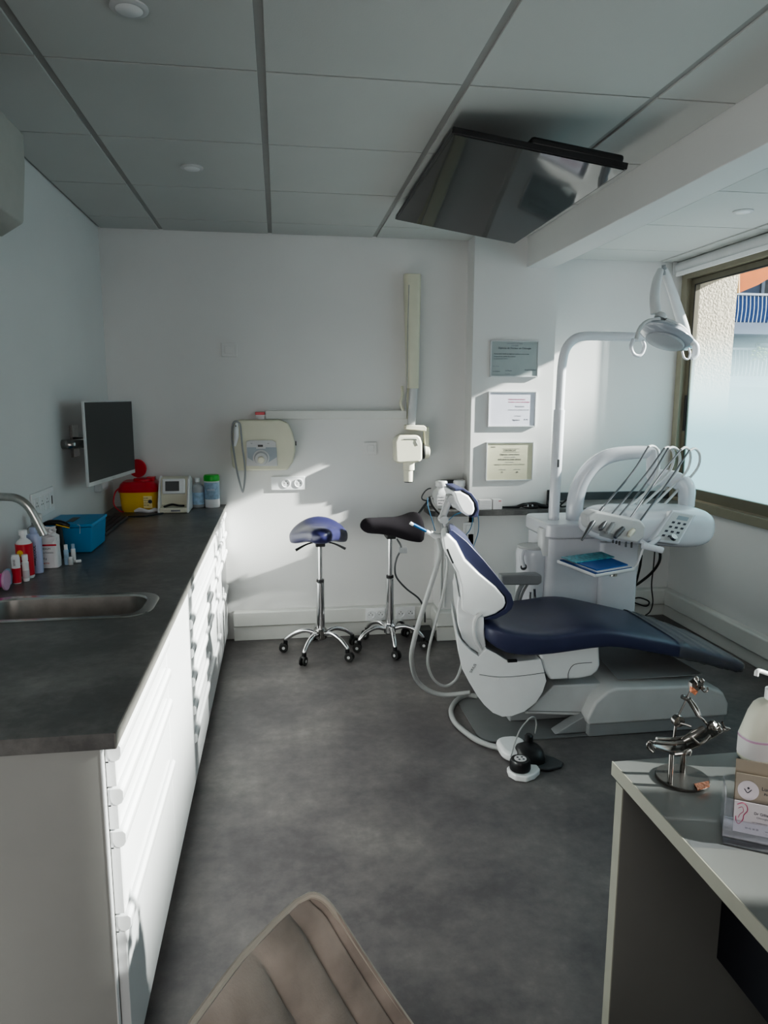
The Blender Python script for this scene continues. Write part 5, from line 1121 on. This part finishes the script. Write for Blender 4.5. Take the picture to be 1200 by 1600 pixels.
bm = B(); lathe(bm, [(.0165,0),(.0165,-.0006)], (.020,-.0003,.058), 'y', 28); bmesh.ops.transform(bm, matrix=mt, verts=bm.verts); kid('round_emblem', bm, 'cardw', cd)
bm = B(); tube(bm, [(.014,-.0015,.060),(.019,-.0015,.054),(.025,-.0015,.060)], .0007, 6, 4); lathe(bm, [(.0018,0),(.0018,-.001)], (.020,-.001,.062), 'y', 10); bmesh.ops.transform(bm, matrix=mt, verts=bm.verts); kid('emblem_mark', bm, 'ink', cd)
bm = B(); hb_(bm, .018, .106, .052, .0535, .012, .112, .18)
t3 = tag(obj('leaflet', bm, 'kraft', None), 'plain brown leaflet standing behind the cards in the holder', 'leaflet')

# soap bottle
t = thing('pump_bottle', 'milky white pump bottle with a pink striped label at the right edge', 'bottle', (.985, 1.235, DZ))
cx, cy = .985, 1.235
def so(z, hx, hy): return [(cx+x, cy+y, DZ+z) for x, y in sell(0,0,hx,hy,28,.75)]
bm = B(); loft(bm, [so(.0006,.058,.034), so(.006,.062,.037), so(.055,.062,.037), so(.062,.060,.036), so(.10,.048,.030), so(.118,.038,.026), so(.124,.030,.022), so(.127,.014,.014), so(.134,.014,.014)]); obj('bottle_body', bm, 'milk', t)
bm = B(); loft(bm, [so(.012,.0626,.0376), so(.054,.0626,.0376)]); lb_ = obj('bottle_label', bm, 'paper', t)
bm = B(); loft(bm, [so(.048,.063,.038), so(.052,.063,.038)]); kid('pink_stripe', bm, 'pinkc', lb_)
bm = B(); lathe(bm, [(.017,.130),(.017,.150),(.010,.152),(.006,.153),(.006,.172),(.012,.173),(.012,.184)], (cx,cy,DZ), seg=20); tube(bm, [(cx+.01,cy,DZ+.178),(cx-.02,cy-.005,DZ+.186),(cx-.048,cy-.01,DZ+.196),(cx-.052,cy-.011,DZ+.186)], .0045, 10, 4); obj('pump', bm, 'white', t)
bm = B(); 
for k in range(30):
    p = Vector((.972+random.uniform(-.010,.018), 1.150+random.uniform(-.010,.010), DZ+.009+random.random()*.075)); lathe(bm, [(.001,-.007),(.006,-.002),(.005,.003),(.001,.006)], p, random.choice('xyz'), 6)
tag(obj('chocolate_wrapper', bm, 'rose', None, flat=True), 'shiny rose-gold foil piece before the pump bottle', 'foil')

# ------------------------------------------------------------------ office chair (backrest in view)
t = thing('office_chair', 'taupe velvet chair with channel-stitched backrest at the bottom edge', 'chair', (.12, .45, 0))
TOP = [(-.16,.36),(-.145,.44),(-.125,.53),(-.092,.625),(-.048,.70),(-.012,.748),(.012,.776),(.028,.786),(.040,.784)]
def backpt(u, v, off=0.):
    # u along the top edge (0 near, 1 far), v down
    f = u*(len(TOP)-1); i = min(int(f), len(TOP)-2); g = f-i
    x = TOP[i][0]*(1-g)+TOP[i+1][0]*g; y = TOP[i][1]*(1-g)+TOP[i+1][1]*g
    z = .881-.025*max(0,(u-.86)/.14)**2-.03*max(0, .45-u)
    down = v*.46
    x2 = x+down*(.47+.10*v)*(.75+.25*u); y2 = y-down*.05*u+.012*math.sin(min(1,v*1.6)*pi/2)*u
    return Vector((x2+off, y2, z-down*.93))
bm = B(); n, m_ = 120, 40
NCH = 7
rows = []
for j in range(m_+1):
    v = j/m_; row = []
    for i in range(n+1):
        u = i/n
        ph = (u*6.3+.7+.3*v) % 1.0
        bulge = .016*(abs(math.sin(ph*pi)))**.45
        edge = min(1, (1-u)*12, v*14+.15); bulge *= max(.1, edge)
        row.append(bm.verts.new(backpt(u, v, .0)+Vector((.8,-.15,.45)).normalized()*bulge))
    rows.append(row)
for j in range(m_):
    for i in range(n): bm.faces.new((rows[j][i], rows[j][i+1], rows[j+1][i+1], rows[j+1][i]))
back = [[bm.verts.new(backpt(i/n, j/m_)+Vector((-.75,.1,-.3)).normalized()*.028) for i in (0,n)] for j in range(0, m_+1, 8)]
bs_ = [[bm.verts.new(backpt(i/n, j/m_)+Vector((-.2,-.45,-.6)).normalized()*.022) for i in range(0,n+1,8)] for j in range(0, m_+1, 8)]
for j in range(len(bs_)-1):
    for i in range(len(bs_[0])-1): bm.faces.new((bs_[j][i], bs_[j+1][i], bs_[j+1][i+1], bs_[j][i+1]))
for r_ in back:
    for v_ in r_: bm.verts.remove(v_)
obj('backrest', bm, 'velvet', t)
bm = B(); tube(bm, [backpt(i/40, 0)+Vector((-.004,0,.001))+Vector((.015,.002,.007))*max(0,(i/40-.86)/.14) for i in range(41)]+[backpt(1, v/20)+Vector((.012,.003,.008)) for v in range(1,21)], .0042, 8, 0); obj('piping', bm, 'pipe', t)
bm = B(); loft(bm, [[(x,y,z) for x,y in sell(.26,.5,hx,hy,28,.55)] for z,hx,hy in ((.40,.20,.20),(.42,.24,.24),(.47,.245,.245),(.49,.22,.22))]); obj('seat', bm, 'velvet', t)
bm = B(); lathe(bm, [(.03,.06),(.03,.40)], (.26,.5,0)); obj('column', bm, 'black', t)
bm = B()
for k in range(5):
    a_ = 2*pi*k/5+.3; tube(bm, [(.26,.5,.08),(.26+.27*math.cos(a_),.5+.27*math.sin(a_),.055)], [.02,.014], 8, 0)
    lathe(bm, [(.025,-.012),(.025,.012)], (.26+.27*math.cos(a_),.5+.27*math.sin(a_),.026), 'y', 14)
obj('base', bm, 'black', t)

strip_origin()

# ------------------------------------------------------------------ light
sun = bpy.data.lights.new('sun', 'SUN'); sun.energy = 26.0; sun.angle = R(.9); sun.color = (1.0,.965,.90)
so_ = bpy.data.objects.new('sun', sun); COL.objects.link(so_)
dvec = Vector((-1, .20, -.45)); so_.rotation_euler = dvec.to_track_quat('-Z', 'Y').to_euler(); so_.location = (6, 2, 4)
w = bpy.data.worlds.new('World'); sc.world = w; w.use_nodes = True
bg = w.node_tree.nodes['Background']; bg.inputs['Color'].default_value = (.74,.77,.82,1); bg.inputs['Strength'].default_value = 1.5
def area(name, loc, rot, sx, sy, e, col=(1,1,1)):
    l = bpy.data.lights.new(name, 'AREA'); l.shape = 'RECTANGLE'; l.size = sx; l.size_y = sy; l.energy = e; l.color = col
    o = bpy.data.objects.new(name, l); COL.objects.link(o); o.location = loc; o.rotation_euler = rot
    return o
area('added_fill_light', (-.1, -1.6, 1.7), (R(80), 0, 0), 1.6, 1.2, 24, (1,.965,.93))  # added fill lamp behind the camera, brightens surfaces facing it

# ------------------------------------------------------------------ camera
cam = bpy.data.cameras.new('camera'); co = bpy.data.objects.new('camera', cam); COL.objects.link(co)
f, yaw, pitch, roll = 1108.108, .146185, -.161151, .0030769
cam.sensor_fit = 'VERTICAL'; cam.sensor_height = 36; cam.lens = f/1600*36; cam.clip_start = .02; cam.clip_end = 200
fw = Vector((math.sin(yaw)*math.cos(pitch), math.cos(yaw)*math.cos(pitch), math.sin(pitch)))
r0 = Vector((math.cos(yaw), -math.sin(yaw), 0)); u0 = r0.cross(fw)
rr_ = math.cos(roll)*r0+math.sin(roll)*u0; uu_ = -math.sin(roll)*r0+math.cos(roll)*u0
mw = Matrix.Identity(4)
for i in range(3): mw[i][0] = rr_[i]; mw[i][1] = uu_[i]; mw[i][2] = -fw[i]
mw[0][3], mw[1][3], mw[2][3] = 0, 0, 1.48512
co.matrix_world = mw
sc.camera = co
sc.view_settings.view_transform = 'AgX'
sc.view_settings.look = 'AgX - Medium High Contrast'
sc.view_settings.exposure = 0.18
sc.cycles.use_denoising = True
sc.cycles.max_bounces = 10; sc.cycles.diffuse_bounces = 6; sc.cycles.transparent_max_bounces = 16
sc.cycles.sample_clamp_indirect = 6
